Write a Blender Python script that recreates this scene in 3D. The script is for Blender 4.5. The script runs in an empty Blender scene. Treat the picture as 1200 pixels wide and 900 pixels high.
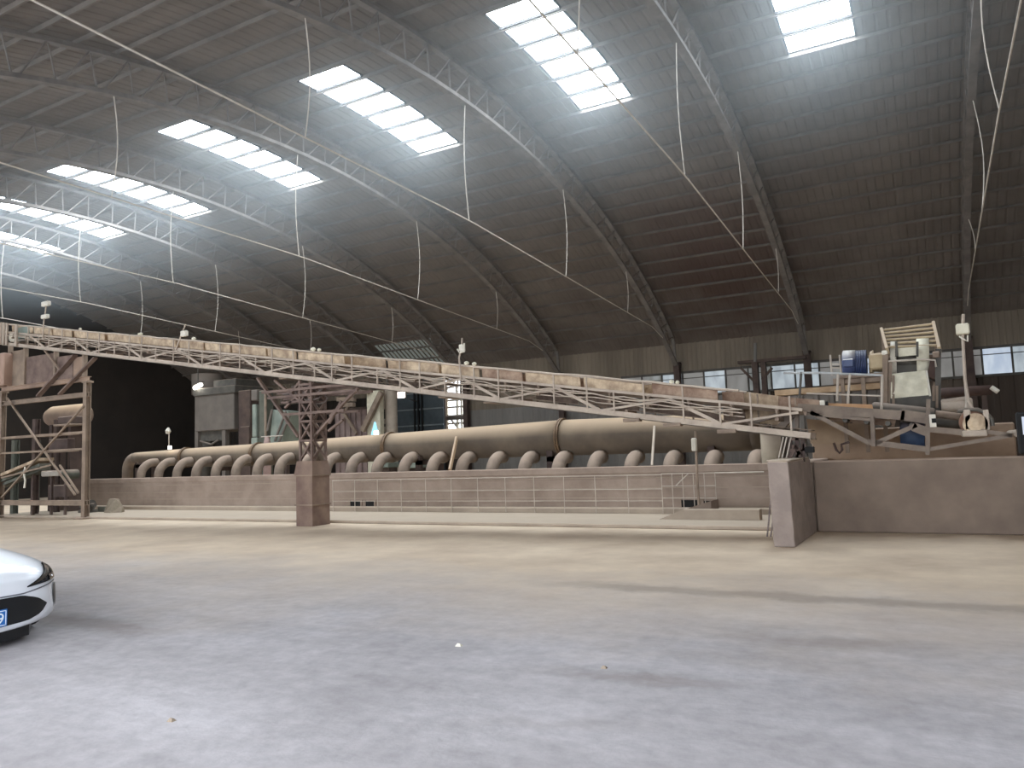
import bpy, math, random
from math import sin, cos, pi, radians
from mathutils import Vector, Matrix
from mathutils.bvhtree import BVHTree
random.seed(7)
SC = bpy.context.scene
COL = SC.collection

# ------------------------------------------------------------------ camera
CAM_F, PITCH, ROLL, YAW = 887.6536, 0.0920, -0.0346, 0.5002
EYE = Vector((0, 0, 1.5))
_F = Vector((-sin(YAW) * cos(PITCH), cos(YAW) * cos(PITCH), sin(PITCH)))
_R0 = Vector((cos(YAW), sin(YAW), 0)); _U0 = _R0.cross(_F)
_R = cos(ROLL) * _R0 + sin(ROLL) * _U0
_U = _R.cross(_F)
cam = bpy.data.objects.new('camera', bpy.data.cameras.new('camera'))
COL.objects.link(cam)
m3 = Matrix((_R, _U, -_F)).transposed()
cam.matrix_world = Matrix.Translation(EYE) @ m3.to_4x4()
cam.data.sensor_width = 36; cam.data.lens = CAM_F / 1200 * 36
cam.data.clip_start = .05; cam.data.clip_end = 500
SC.camera = cam

# ------------------------------------------------------------------ world, exposure
SKY = 2.0            # overcast daylight outside
PANE = 10.0          # daylight coming through the roof panes
HAZE = 0.017
SC.view_settings.view_transform = 'Standard'
SC.view_settings.look = 'None'
SC.view_settings.exposure = 1.45
SC.view_settings.gamma = 1.0
SC.view_settings.use_curve_mapping = False
w = bpy.data.worlds.new('sky'); SC.world = w; w.use_nodes = True
bg = w.node_tree.nodes['Background']
bg.inputs[0].default_value = (0.83, 0.90, 1.0, 1); bg.inputs[1].default_value = SKY
SC.cycles.max_bounces = 6; SC.cycles.diffuse_bounces = 4; SC.cycles.volume_bounces = 1
SC.cycles.use_denoising = True
SC.cycles.caustics_reflective = False; SC.cycles.caustics_refractive = False

# ------------------------------------------------------------------ hall numbers
YC, ZC, RL = 16.75, -21.047, 31.85          # centre of the arches, radius of their lower chord
RU, RP, RS = 32.76, 32.88, 32.96             # upper chord, purlins, roof sheet
AX = [1.603 + 6.0, 1.603, -4.397, -10.128, -16.129, -21.829, -26.98, -32.14, -37.4]
YW = 35.0                                   # far wall
X0, X1 = -43.0, 9.11                        # ends of the hall
ZT = 1.64                                   # conveyor datum

def at(x, y, Y=None, X=None, Z=None):
    """the point of the place on the plane Y, X or Z that the pixel of the photograph shows"""
    d = _F + _R * ((x - 600) / CAM_F) - _U * ((y - 450) / CAM_F)
    t = Y / d.y if Y is not None else X / d.x if X is not None else (Z - EYE.z) / d.z
    return EYE + d * t
def arc(R, deg, x):
    a = radians(deg); return Vector((x, YC + R * sin(a), ZC + R * cos(a)))

# ------------------------------------------------------------------ materials
def lin(c):
    return tuple((v / 255 / 12.92 if v / 255 <= .04045 else ((v / 255 + .055) / 1.055) ** 2.4) for v in c) + (1,)
DUST = (178, 154, 134)
def mat(name, c1, c2=None, scale=3.0, rough=.85, metal=0.0, dust=0.0, bump=0.0, bscale=None, dustcol=DUST, streak=False, detail=6):
    m = bpy.data.materials.new(name); m.use_nodes = True
    nt = m.node_tree; N = nt.nodes; L = nt.links
    b = N['Principled BSDF']; b.inputs['Roughness'].default_value = rough; b.inputs['Metallic'].default_value = metal
    tc = N.new('ShaderNodeNewGeometry')
    out = None
    if c2 is None:
        rgb = N.new('ShaderNodeRGB'); rgb.outputs[0].default_value = lin(c1); out = rgb.outputs[0]
    else:
        n = N.new('ShaderNodeTexNoise'); n.inputs['Scale'].default_value = scale; n.inputs['Detail'].default_value = detail
        n.inputs['Roughness'].default_value = .62
        if streak:
            mp = N.new('ShaderNodeMapping'); mp.inputs['Scale'].default_value = (1, 1, .12)
            L.new(tc.outputs['Position'], mp.inputs[0]); L.new(mp.outputs[0], n.inputs['Vector'])
        else:
            L.new(tc.outputs['Position'], n.inputs['Vector'])
        r = N.new('ShaderNodeValToRGB'); r.color_ramp.elements[0].position = .36; r.color_ramp.elements[1].position = .66
        r.color_ramp.elements[0].color = lin(c1); r.color_ramp.elements[1].color = lin(c2)
        L.new(n.outputs['Fac'], r.inputs[0]); out = r.outputs[0]
    if dust > 0:      # dust settled on upward faces
        sx = N.new('ShaderNodeSeparateXYZ'); L.new(tc.outputs['Normal'], sx.inputs[0])
        mr = N.new('ShaderNodeMapRange'); mr.inputs[1].default_value = .1; mr.inputs[2].default_value = .85; mr.inputs[4].default_value = dust
        L.new(sx.outputs['Z'], mr.inputs[0])
        mx = N.new('ShaderNodeMix'); mx.data_type = 'RGBA'; mx.inputs[7].default_value = lin(dustcol)
        L.new(mr.outputs[0], mx.inputs[0]); L.new(out, mx.inputs[6]); out = mx.outputs[2]
    L.new(out, b.inputs['Base Color'])
    if bump > 0:
        n2 = N.new('ShaderNodeTexNoise'); n2.inputs['Scale'].default_value = bscale or scale * 6; n2.inputs['Detail'].default_value = 5
        L.new(tc.outputs['Position'], n2.inputs['Vector'])
        bp = N.new('ShaderNodeBump'); bp.inputs['Strength'].default_value = bump; bp.inputs['Distance'].default_value = .03
        L.new(n2.outputs['Fac'], bp.inputs['Height']); L.new(bp.outputs[0], b.inputs['Normal'])
    return m
def emit(name, c, s):
    m = bpy.data.materials.new(name); m.use_nodes = True; nt = m.node_tree
    for n in list(nt.nodes):
        if n.type != 'OUTPUT_MATERIAL': nt.nodes.remove(n)
    e = nt.nodes.new('ShaderNodeEmission'); e.inputs[0].default_value = lin(c); e.inputs[1].default_value = s
    nt.links.new(e.outputs[0], nt.nodes['Material Output'].inputs[0])
    return m

M_roof = mat('roof_sheet', (97, 87, 78), (115, 105, 95), .5, .8)
def rust_patch(m, centre, rx, ry, col):
    nt = m.node_tree; N = nt.nodes; L = nt.links; b = N['Principled BSDF']; src = b.inputs['Base Color'].links[0].from_socket
    g = N.new('ShaderNodeNewGeometry'); sub = N.new('ShaderNodeVectorMath'); sub.operation = 'SUBTRACT'; sub.inputs[1].default_value = centre; L.new(g.outputs['Position'], sub.inputs[0])
    dv = N.new('ShaderNodeVectorMath'); dv.operation = 'DIVIDE'; dv.inputs[1].default_value = (rx, ry, 1000); L.new(sub.outputs[0], dv.inputs[0])
    ln = N.new('ShaderNodeVectorMath'); ln.operation = 'LENGTH'; L.new(dv.outputs[0], ln.inputs[0])
    n = N.new('ShaderNodeTexNoise'); n.inputs['Scale'].default_value = .9; n.inputs['Detail'].default_value = 6; L.new(g.outputs['Position'], n.inputs['Vector'])
    ad = N.new('ShaderNodeMath'); ad.operation = 'MULTIPLY_ADD'; ad.inputs[1].default_value = 1.1; L.new(n.outputs['Fac'], ad.inputs[0]); L.new(ln.outputs['Value'], ad.inputs[2])
    r = N.new('ShaderNodeMapRange'); r.inputs[1].default_value = 1.75; r.inputs[2].default_value = .9; r.inputs[4].default_value = .8; L.new(ad.outputs[0], r.inputs[0])
    mx = N.new('ShaderNodeMix'); mx.data_type = 'RGBA'; mx.inputs[7].default_value = lin(col); L.new(r.outputs[0], mx.inputs[0]); L.new(src, mx.inputs[6]); L.new(mx.outputs[2], b.inputs['Base Color'])
rust_patch(M_roof, (-7.0, 30.5, 9), 3.6, 5.0, (78, 58, 50))
M_truss = mat('truss_steel', (98, 91, 85), (126, 118, 110), 2, .75, dust=.4, dustcol=(142, 132, 120))
M_purlin = mat('purlin_steel', (94, 86, 78), (116, 107, 97), 1.5, .8)
M_frame = mat('pane_frame', (44, 43, 42), (56, 54, 52), 2, .8)
M_tie = mat('tie_steel', (186, 176, 162), (205, 196, 182), 4, .7)
M_wallup = mat('far_wall_sheet', (108, 97, 82), (134, 121, 104), .9, .85, streak=True)
M_walllow = mat('far_wall_lower', (66, 55, 46), (96, 84, 72), .5, .9, streak=True)
M_wallgrey = mat('grey_panel', (112, 108, 102), (132, 127, 120), .7, .85, streak=True)
M_bayshade = mat('shaded_bay_wall', (40, 34, 29), (52, 44, 37), .4, .95)  # shade of the unlit far bay put into the wall colour
M_conc = mat('dusty_concrete', (138, 121, 107), (160, 142, 127), 1.3, .95, dust=.7, bump=.25)
M_conc2 = mat('pit_concrete', (110, 95, 83), (134, 117, 102), .9, .95, dust=.7, bump=.25)
M_block = mat('block_concrete', (136, 122, 113), (160, 144, 132), 2.2, .95, dust=.8, bump=.3, dustcol=(210, 190, 165))
M_kerb = mat('kerb_concrete', (150, 136, 120), (168, 153, 135), 1.5, .95, dust=.7, bump=.2, dustcol=(188, 170, 148))
M_pipe = mat('dusty_duct', (90, 78, 65), (112, 98, 81), 1.2, .8, dust=.9, dustcol=(184, 158, 128), bump=.08)
M_elbow = mat('elbow_pipe', (110, 96, 83), (138, 121, 104), 3.5, .85, dust=.6, bump=.15)
M_flange = mat('flange_steel', (92, 72, 52), (120, 95, 66), 4, .8, dust=.4)
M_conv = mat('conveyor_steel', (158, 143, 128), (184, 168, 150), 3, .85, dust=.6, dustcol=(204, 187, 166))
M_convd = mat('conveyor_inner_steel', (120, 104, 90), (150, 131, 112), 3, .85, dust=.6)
M_feed = mat('feeder_steel', (104, 91, 80), (134, 119, 104), 3, .85, dust=.6)
M_board = mat('skirt_board', (146, 124, 102), (202, 180, 150), 4.0, .9, dust=.5, bump=.2)
M_boardr = mat('skirt_board_red', (118, 92, 76), (166, 142, 120), 4.0, .9, dust=.5, bump=.2)
M_filler = mat('gap_filler', (84, 68, 58), (128, 108, 92), 3, .9, dust=.4)
M_belt = mat('belt_rubber', (104, 88, 76), (134, 116, 98), 4, .9, dust=.8)
M_pier = mat('pier_steel', (104, 82, 72), (136, 114, 98), 1.6, .85, dust=.6, bump=.1)
M_lat = mat('trestle_steel', (96, 78, 70), (126, 106, 94), 3, .85, dust=.5)
M_tower = mat('tower_steel', (118, 101, 86), (146, 127, 108), 2, .85, dust=.7)
M_towerp = mat('tower_plate', (128, 106, 90), (160, 134, 112), 1.5, .85, dust=.7)
M_tdark = mat('tower_dark_steel', (66, 52, 47), (88, 72, 62), 2, .85, dust=.6)
M_tgreen = mat('green_grey_steel', (74, 76, 66), (96, 96, 84), 2, .85, dust=.6)
M_white = mat('white_dusty', (200, 192, 176), (222, 214, 196), 3, .7)
M_cream = mat('cream_sheet', (196, 188, 164), (220, 212, 188), 5, .8)
M_blue = mat('blue_paint', (50, 60, 92), (62, 76, 112), 4, .5, dust=.9, dustcol=(205, 198, 186))
M_bluedk = mat('blue_drum', (36, 52, 76), (44, 62, 90), 4, .6, dust=.3)
M_gdark = mat('dark_grey_steel', (72, 68, 62), (92, 87, 78), 3, .8, dust=.4)
M_black = mat('black_void', (22, 20, 18), None, rough=.9)
M_rust = mat('rusty_pipe', (62, 46, 40), (84, 62, 52), 3, .85)
M_box = mat('bin_sheet', (98, 90, 82), (112, 103, 94), 1.5, .8, dust=.3)
M_gate = mat('dark_green_sheet', (50, 58, 62), (72, 80, 82), 1.2, .6)
M_yellow = mat('gearbox_paint', (160, 140, 108), (184, 164, 130), 4, .7, dust=.5)
M_stone = mat('grey_stone', (126, 116, 100), (152, 141, 122), 3, .95, dust=.5, bump=.5)
M_green = mat('faded_green_tank', (112, 120, 110), (140, 147, 134), 1.5, .7)
M_rail = mat('railing_steel', (168, 156, 142), (188, 176, 160), 5, .8)
M_timber = mat('tan_timber', (176, 148, 116), (202, 174, 140), 3, .9, dust=.5)
M_wire = mat('dark_wire', (96, 84, 78), (130, 116, 108), 6, .7)

def floor_material():
    m = bpy.data.materials.new('floor_dust'); m.use_nodes = True
    nt = m.node_tree; N = nt.nodes; L = nt.links; b = N['Principled BSDF']; b.inputs['Roughness'].default_value = .8
    g = N.new('ShaderNodeNewGeometry')
    def noise(sc, vec=None, det=6, mscale=None):
        n = N.new('ShaderNodeTexNoise'); n.inputs['Scale'].default_value = sc; n.inputs['Detail'].default_value = det; n.inputs['Roughness'].default_value = .65
        if mscale:
            mp = N.new('ShaderNodeMapping'); mp.inputs['Scale'].default_value = mscale; L.new(g.outputs['Position'], mp.inputs[0]); L.new(mp.outputs[0], n.inputs['Vector'])
        else: L.new(g.outputs['Position'], n.inputs['Vector'])
        return n.outputs['Fac']
    def ramp(f, p0, p1, c0, c1):
        r = N.new('ShaderNodeValToRGB'); e = r.color_ramp.elements; e[0].position = p0; e[1].position = p1; e[0].color = c0; e[1].color = c1
        L.new(f, r.inputs[0]); return r.outputs[0]
    def mix(f, a, bb, mode='MIX'):
        x = N.new('ShaderNodeMix'); x.data_type = 'RGBA'; x.blend_type = mode
        if isinstance(f, float): x.inputs[0].default_value = f
        else: L.new(f, x.inputs[0])
        L.new(a, x.inputs[6]) if not isinstance(a, tuple) else setattr(x.inputs[6], 'default_value', a)
        L.new(bb, x.inputs[7]) if not isinstance(bb, tuple) else setattr(x.inputs[7], 'default_value', bb)
        return x.outputs[2]
    W1 = (1, 1, 1, 1); W0 = (0, 0, 0, 1)
    base = ramp(noise(.55), .35, .68, lin((168, 162, 162)), lin((198, 192, 193)))
    fine = ramp(noise(7.0, det=8), .3, .7, (.80, .80, .80, 1), (1.08, 1.075, 1.07, 1))
    col = mix(1.0, base, fine, 'MULTIPLY')
    drag = ramp(noise(1.1, mscale=(.25, 1.6, 1)), .42, .6, (.88, .875, .87, 1), W1)     # wheel-swept streaks
    col = mix(1.0, col, drag, 'MULTIPLY')
    # tan powder lying towards the machines
    sx = N.new('ShaderNodeSeparateXYZ'); L.new(g.outputs['Position'], sx.inputs[0])
    add = N.new('ShaderNodeMath'); add.operation = 'MULTIPLY_ADD'; add.inputs[1].default_value = 5.0; L.new(noise(.35), add.inputs[0]); L.new(sx.outputs['Y'], add.inputs[2])
    mr = N.new('ShaderNodeMapRange'); mr.inputs[1].default_value = 7.6; mr.inputs[2].default_value = 12.0; L.new(add.outputs[0], mr.inputs[0])
    tan = ramp(noise(.8), .3, .7, lin((190, 167, 142)), lin((222, 201, 174)))
    col = mix(mr.outputs[0], col, tan)
    # dark wheel track and other dark patches
    def track(y0, slope, half, x0, x1):
        ma = N.new('ShaderNodeMath'); ma.operation = 'MULTIPLY_ADD'; ma.inputs[1].default_value = -slope; L.new(sx.outputs['X'], ma.inputs[0]); L.new(sx.outputs['Y'], ma.inputs[2])
        wob = N.new('ShaderNodeMath'); wob.operation = 'MULTIPLY_ADD'; wob.inputs[1].default_value = .7; L.new(noise(1.3), wob.inputs[0]); L.new(ma.outputs[0], wob.inputs[2])
        d = N.new('ShaderNodeMath'); d.operation = 'SUBTRACT'; d.inputs[1].default_value = y0 + .35; L.new(wob.outputs[0], d.inputs[0])
        a = N.new('ShaderNodeMath'); a.operation = 'ABSOLUTE'; L.new(d.outputs[0], a.inputs[0])
        r = N.new('ShaderNodeMapRange'); r.inputs[1].default_value = half; r.inputs[2].default_value = half * .3; L.new(a.outputs[0], r.inputs[0])
        rx = N.new('ShaderNodeMapRange'); rx.inputs[1].default_value = x0; rx.inputs[2].default_value = x0 + 1.2; L.new(sx.outputs['X'], rx.inputs[0])
        ry = N.new('ShaderNodeMapRange'); ry.inputs[1].default_value = x1; ry.inputs[2].default_value = x1 - .8; L.new(sx.outputs['X'], ry.inputs[0])
        p = N.new('ShaderNodeMath'); p.operation = 'MULTIPLY'; L.new(r.outputs[0], p.inputs[0]); L.new(rx.outputs[0], p.inputs[1])
        q = N.new('ShaderNodeMath'); q.operation = 'MULTIPLY'; L.new(p.outputs[0], q.inputs[0]); L.new(ry.outputs[0], q.inputs[1])
        s = N.new('ShaderNodeMath'); s.operation = 'MULTIPLY'; s.inputs[1].default_value = .45; L.new(q.outputs[0], s.inputs[0])
        return s.outputs[0]
    for tr in TRACKS:
        col = mix(track(*tr), col, lin((120, 106, 96)))
    L.new(col, b.inputs['Base Color'])
    bp = N.new('ShaderNodeBump'); bp.inputs['Strength'].default_value = .25; bp.inputs['Distance'].default_value = .02
    L.new(noise(9.0, det=8), bp.inputs['Height']); L.new(bp.outputs[0], b.inputs['Normal'])
    return m

# ------------------------------------------------------------------ mesh helpers
class MB:
    def __init__(s): s.v = []; s.f = []
    def add(s, vs, fs):
        o = len(s.v); s.v += [tuple(p) for p in vs]; s.f += [tuple(i + o for i in f) for f in fs]; return s
    def box(s, lo, hi):
        x0, y0, z0 = lo; x1, y1, z1 = hi
        return s.add([(x0, y0, z0), (x1, y0, z0), (x1, y1, z0), (x0, y1, z0), (x0, y0, z1), (x1, y0, z1), (x1, y1, z1), (x0, y1, z1)],
                     [(0, 3, 2, 1), (4, 5, 6, 7), (0, 1, 5, 4), (1, 2, 6, 5), (2, 3, 7, 6), (3, 0, 4, 7)])
    def cbox(s, lo, hi, c=.02):
        """box with chamfered edges all round"""
        lo = Vector(lo); hi = Vector(hi); vs = []; idx = {}
        for i in (0, 1):
            for j in (0, 1):
                for k in (0, 1):
                    P = Vector((hi.x if i else lo.x, hi.y if j else lo.y, hi.z if k else lo.z)); sg = (1 - 2 * i, 1 - 2 * j, 1 - 2 * k)
                    for a in range(3):
                        q = P.copy()
                        for b in range(3):
                            if b != a: q[b] += sg[b] * c
                        idx[i, j, k, a] = len(vs); vs.append(q)
        fs = []
        def order(ids, n):
            cen = sum((vs[i] for i in ids), Vector()) / len(ids); n = Vector(n).normalized()
            u = (vs[ids[0]] - cen).normalized(); v = n.cross(u)
            return tuple(sorted(ids, key=lambda i: math.atan2((vs[i] - cen).dot(v), (vs[i] - cen).dot(u))))
        for a in range(3):
            for e in (0, 1):
                n = [0, 0, 0]; n[a] = 1 if e else -1
                fs.append(order([idx[k] for k in idx if k[3] == a and k[a] == e], n))
        for a in range(3):
            b, d = [q for q in range(3) if q != a]
            for e in (0, 1):
                for g in (0, 1):
                    n = [0, 0, 0]; n[b] = 1 if e else -1; n[d] = 1 if g else -1
                    fs.append(order([idx[k] for k in idx if k[b] == e and k[d] == g and k[3] in (b, d)], n))
        for i in (0, 1):
            for j in (0, 1):
                for k in (0, 1): fs.append(order([idx[i, j, k, a] for a in range(3)], (2 * i - 1, 2 * j - 1, 2 * k - 1)))
        return s.add(vs, fs)
    def beam(s, p, q, wd, ht, up=(0, 0, 1)):
        p = Vector(p); q = Vector(q); d = (q - p).normalized(); up = Vector(up)
        if abs(d.dot(up)) > .98: up = Vector((0, 1, 0)) if abs(d.y) < .9 else Vector((1, 0, 0))
        a = d.cross(up).normalized(); b = a.cross(d).normalized()
        a *= wd / 2; b *= ht / 2
        return s.add([p - a - b, p + a - b, p + a + b, p - a + b, q - a - b, q + a - b, q + a + b, q - a + b],
                     [(0, 1, 2, 3), (7, 6, 5, 4), (0, 4, 5, 1), (1, 5, 6, 2), (2, 6, 7, 3), (3, 7, 4, 0)])
    def ibeam(s, p, q, wd, ht, t=.02, up=(0, 0, 1)):
        p = Vector(p); q = Vector(q); d = (q - p).normalized(); u = Vector(up)
        if abs(d.dot(u)) > .98: u = Vector((0, 1, 0))
        a = d.cross(u).normalized(); b = a.cross(d).normalized()
        for sg in (-1, 1): s.beam(p + b * sg * (ht - t) / 2, q + b * sg * (ht - t) / 2, wd, t, b)
        return s.beam(p, q, t, ht - 2 * t, b)
    def tube(s, pts, r, n=10, cap=True, radii=None):
        pts = [Vector(p) for p in pts]; rings = []; ref = None
        for i, p in enumerate(pts):
            d = (pts[min(i + 1, len(pts) - 1)] - pts[max(i - 1, 0)]).normalized()
            if ref is None: ref = d.orthogonal().normalized()
            ref = (ref - d * ref.dot(d)).normalized(); b = d.cross(ref)
            rr = radii[i] if radii else r
            rings.append([p + (ref * cos(2 * pi * k / n) + b * sin(2 * pi * k / n)) * rr for k in range(n)])
        vs = [v for g in rings for v in g]; fs = []
        for i in range(len(pts) - 1):
            for k in range(n): fs.append((i * n + k, i * n + (k + 1) % n, (i + 1) * n + (k + 1) % n, (i + 1) * n + k))
        if cap: fs += [tuple(range(n - 1, -1, -1)), tuple(range((len(pts) - 1) * n, len(pts) * n))]
        return s.add(vs, fs)
    def prism(s, poly, vec):
        n = len(poly); vec = Vector(vec); poly = [Vector(p) for p in poly]
        fs = [tuple(range(n - 1, -1, -1)), tuple(range(n, 2 * n))] + [(i, (i + 1) % n, n + (i + 1) % n, n + i) for i in range(n)]
        return s.add(poly + [p + vec for p in poly], fs)
    def build(s, name, m, parent=None, smooth=False):
        me = bpy.data.meshes.new(name); me.from_pydata(s.v, [], s.f); me.validate(); me.update()
        import bmesh
        bm = bmesh.new(); bm.from_mesh(me); bmesh.ops.recalc_face_normals(bm, faces=bm.faces); bm.to_mesh(me); bm.free()
        me.materials.append(m)
        if smooth:
            me.polygons.foreach_set('use_smooth', [len(p.vertices) == 4 for p in me.polygons])
        o = bpy.data.objects.new(name, me); COL.objects.link(o)
        if parent: o.parent = parent; o.matrix_parent_inverse = parent.matrix_basis.inverted()
        return o
def tag(o, label, cat, group=None):
    o['label'] = label; o['category'] = cat
    if group: o['group'] = group
    return o
def thing(name, label, cat, loc, group=None):
    o = bpy.data.objects.new(name, None); COL.objects.link(o); o.location = loc; o.empty_display_size = .2
    return tag(o, label, cat, group)
def struct(o): o['kind'] = 'structure'; return o
def lerp(a, b, t): return Vector(a) * (1 - t) + Vector(b) * t
def copy_thing(root, delta):
    c = root.copy(); COL.objects.link(c); c.location = root.location + Vector(delta)
    for ch in root.children:
        d = ch.copy(); COL.objects.link(d); d.parent = c; d.matrix_parent_inverse = ch.matrix_parent_inverse.copy()
        for g in ch.children:
            e = g.copy(); COL.objects.link(e); e.parent = d; e.matrix_parent_inverse = g.matrix_parent_inverse.copy()
    return c

# ================================================================== SETTING
TRACKS = [(8.0, .0, .27, -4.4, 3.5), (6.25, .0, .3, -1.9, .2), (5.1, .1, .16, -2.9, -.9), (4.75, .02, .28, -9.5, -6.0), (4.4, .25, .12, -2.6, -1.3)]
fl = MB()
fl.box((X0, -1.5, -.3), (X1, YW + .2, 0))
floor = struct(fl.build('floor', floor_material()))

RIB = .27
def roof():
    s = MB(); n = int(round((X1 - X0) / RIB)); xs = []
    for i in range(n):
        x = X0 + i * RIB; xs += [(x, 0), (x + .17, 0), (x + .195, .018), (x + .245, .018)]
    xs.append((X0 + n * RIB, 0))
    th = [-33.7 + .85 * j for j in range(80)]; th = sorted([t for t in th if t <= 33.75] + [34.5, TOPA])
    vs = [arc(RS + dz, t, x) for t in th for (x, dz) in xs]; k = len(xs); fs = []
    for j in range(len(th) - 1):
        for i in range(k - 1):
            xm = (xs[i][0] + xs[i + 1][0]) / 2; tm = (th[j] + th[j + 1]) / 2
            if any(a < xm < b and c < tm < d for a, b, c, d in HOLES): continue
            fs.append((j * k + i, j * k + i + 1, (j + 1) * k + i + 1, (j + 1) * k + i))
    return s.add(vs, fs).build('ceiling', M_roof)
def snap(x): return X0 + round((x - X0) / RIB) * RIB
SKYL = []
for c in (-1.67, -7.62, -13.57, -19.52, -25.47, -30.75, -35.5):
    SKYL.append((snap(c - .81), snap(c + .81), -4.0, 6.3))
CLEAR = (snap(-26.4), snap(-22.7), 29.3, 33.1)       # translucent ribbed sheets low on the roof
th_grid = [-33.7 + .85 * j for j in range(80)]
def gsnap(t): return min(th_grid, key=lambda g: abs(g - t))
TOPA = -3.5       # upper end of the roof panes
SKYL = [(a, b, TOPA, gsnap(d)) for a, b, c, d in SKYL]
HOLES = SKYL + [(CLEAR[0], CLEAR[1], gsnap(CLEAR[2]), gsnap(CLEAR[3]))]
struct(roof())

M_pane = emit('lit_roof_pane', (232, 244, 255), PANE)
win_no = 0
for (a, b, c, d) in SKYL:
    win_no += 1
    f = MB()
    for x in (a, b, (a + b) / 2):
        f.tube([arc(RS - .02, c + (d - c) * t / 10, x) for t in range(11)], .03 if x in (a, b) else .012, 6)
    for k in range(6): f.beam(arc(RP + .02, 6.3 - 1.7 * k, a), arc(RP + .02, 6.3 - 1.7 * k, b), .066, .125, (0, 1, 0)) if k else None
    for t in (0, 6): f.beam(arc(RS + .03, c + (d - c) * t / 6, a), arc(RS + .03, c + (d - c) * t / 6, b), .05, .07)
    fr = struct(f.build('window_%d' % win_no, M_frame))
    p = MB(); vs = []
    for t in range(13): vs += [arc(RS + .02, c + (d - c) * t / 12, a), arc(RS + .02, c + (d - c) * t / 12, b)]
    p.add(vs, [(2 * i, 2 * i + 1, 2 * i + 3, 2 * i + 2) for i in range(12)])
    p.build('pane', M_pane, fr)
# dim ribbed translucent sheets near the eave
win_no += 1
M_clear = emit('dim_translucent_sheet', (196, 204, 194), .085)
a, b, c, d = HOLES[-1]; s = MB(); x = a
while x < b - .01:
    vs = []
    for t in range(6): vs += [arc(RS, c + (d - c) * t / 5, x), arc(RS, c + (d - c) * t / 5, x + .17)]
    s.add(vs, [(2 * i, 2 * i + 1, 2 * i + 3, 2 * i + 2) for i in range(5)]); x += RIB
o = struct(s.build('window_%d' % win_no, M_clear)); s = MB(); x = a
while x < b - .01:
    vs = []
    for t in range(6): vs += [arc(RS, c + (d - c) * t / 5, x + .17), arc(RS + .03, c + (d - c) * t / 5, x + .22), arc(RS, c + (d - c) * t / 5, x + .27)]
    s.add(vs, [q for i in range(5) for q in ((3 * i, 3 * i + 1, 3 * i + 4, 3 * i + 3), (3 * i + 1, 3 * i + 2, 3 * i + 5, 3 * i + 4))]); x += RIB
s.build('sheet_rib', M_roof, o)

# far wall: corrugated upper sheet, strip of windows, lower wall
def corr(x0, x1, z0, z1, y, pitch=.22, dep=.016):
    s = MB(); n = int((x1 - x0) / pitch); pts = []
    for i in range(n):
        x = x0 + (x1 - x0) * i / n; q = (x1 - x0) / n
        pts += [(x, y), (x + q * .55, y), (x + q * .65, y - dep), (x + q * .9, y - dep)]
    pts.append((x1, y))
    vs = [(a, b, z) for z in (z0, z1) for a, b in pts]; k = len(pts)
    return s.add(vs, [(i, i + 1, k + i + 1, k + i) for i in range(k - 1)])
WZ0, WZ1 = 3.92, 5.03
OPX0, OPX1 = at(520, 470, Y=YW).x, at(546, 470, Y=YW).x          # bright doorway gap between gate and grey wall
OPZ = 6.2
up = corr(OPX1, X1, WZ1 - .02, 6.62, YW); k = corr(X0, OPX0, WZ1, 6.62, YW); up.add(k.v, k.f); k = corr(OPX0, OPX1, OPZ, 6.62, YW); up.add(k.v, k.f)
wall_far = struct(up.build('wall_far', M_wallup))
XG = at(905, 500, Y=YW).x
corr(OPX1, XG, 0, WZ0 + .02, YW + .02, .45, .02).build('grey_panelling', M_wallgrey, wall_far)
corr(XG, X1, 0, WZ0 + .02, YW + .02, .5, .03).build('lower_sheet', M_walllow, wall_far)
corr(X0, OPX0, 0, WZ1 + .05, YW - .02, .5, .03).build('shaded_bay_sheet', M_bayshade, wall_far)
corr(OPX1, -13.0, WZ0, WZ1, YW + .01).build('upper_sheet', M_wallup, wall_far)
s = MB(); s.box((X0 - .2, YW + .08, -.3), (OPX0, YW + .2, 6.7)); s.box((OPX1, YW + .08, -.3), (X1 + .2, YW + .2, 6.7)); s.box((OPX0, YW + .08, OPZ), (OPX1, YW + .2, 6.7)); s.box((OPX0, YW + .02, 0), (OPX1, YW + .2, 2.7))
s.build('light_backing', M_walllow, wall_far)  # backing added to stop daylight leaking at the seams and the doorway foot
for nm, z, hh in (('sill_rail', WZ0, .1), ('head_rail', WZ1, .1)):
    struct(MB().beam((-13.0, YW - .03, z), (X1, YW - .03, z), .12, hh).build('trim_%d' % (1 if z == WZ0 else 2), M_gdark))
def pane_mat(i, c1, c2, s):
    m = bpy.data.materials.new('dusty_lit_pane'); m.use_nodes = True; nt = m.node_tree; N = nt.nodes; L = nt.links
    b = N['Principled BSDF']; b.inputs['Roughness'].default_value = .4
    g = N.new('ShaderNodeNewGeometry'); mp = N.new('ShaderNodeMapping'); mp.inputs['Scale'].default_value = (1, 1, .35); mp.inputs['Location'].default_value = (i * 3.7, 0, i)
    n = N.new('ShaderNodeTexNoise'); n.inputs['Scale'].default_value = 3.2; n.inputs['Detail'].default_value = 5
    L.new(g.outputs['Position'], mp.inputs[0]); L.new(mp.outputs[0], n.inputs['Vector'])
    r = N.new('ShaderNodeValToRGB'); r.color_ramp.elements[0].position = .38; r.color_ramp.elements[1].position = .62
    r.color_ramp.elements[0].color = lin(c1); r.color_ramp.elements[1].color = lin(c2); L.new(n.outputs['Fac'], r.inputs[0])
    L.new(r.outputs[0], b.inputs['Emission Color']); b.inputs['Emission Strength'].default_value = s
    b.inputs['Base Color'].default_value = lin((120, 118, 112))
    return m
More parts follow.
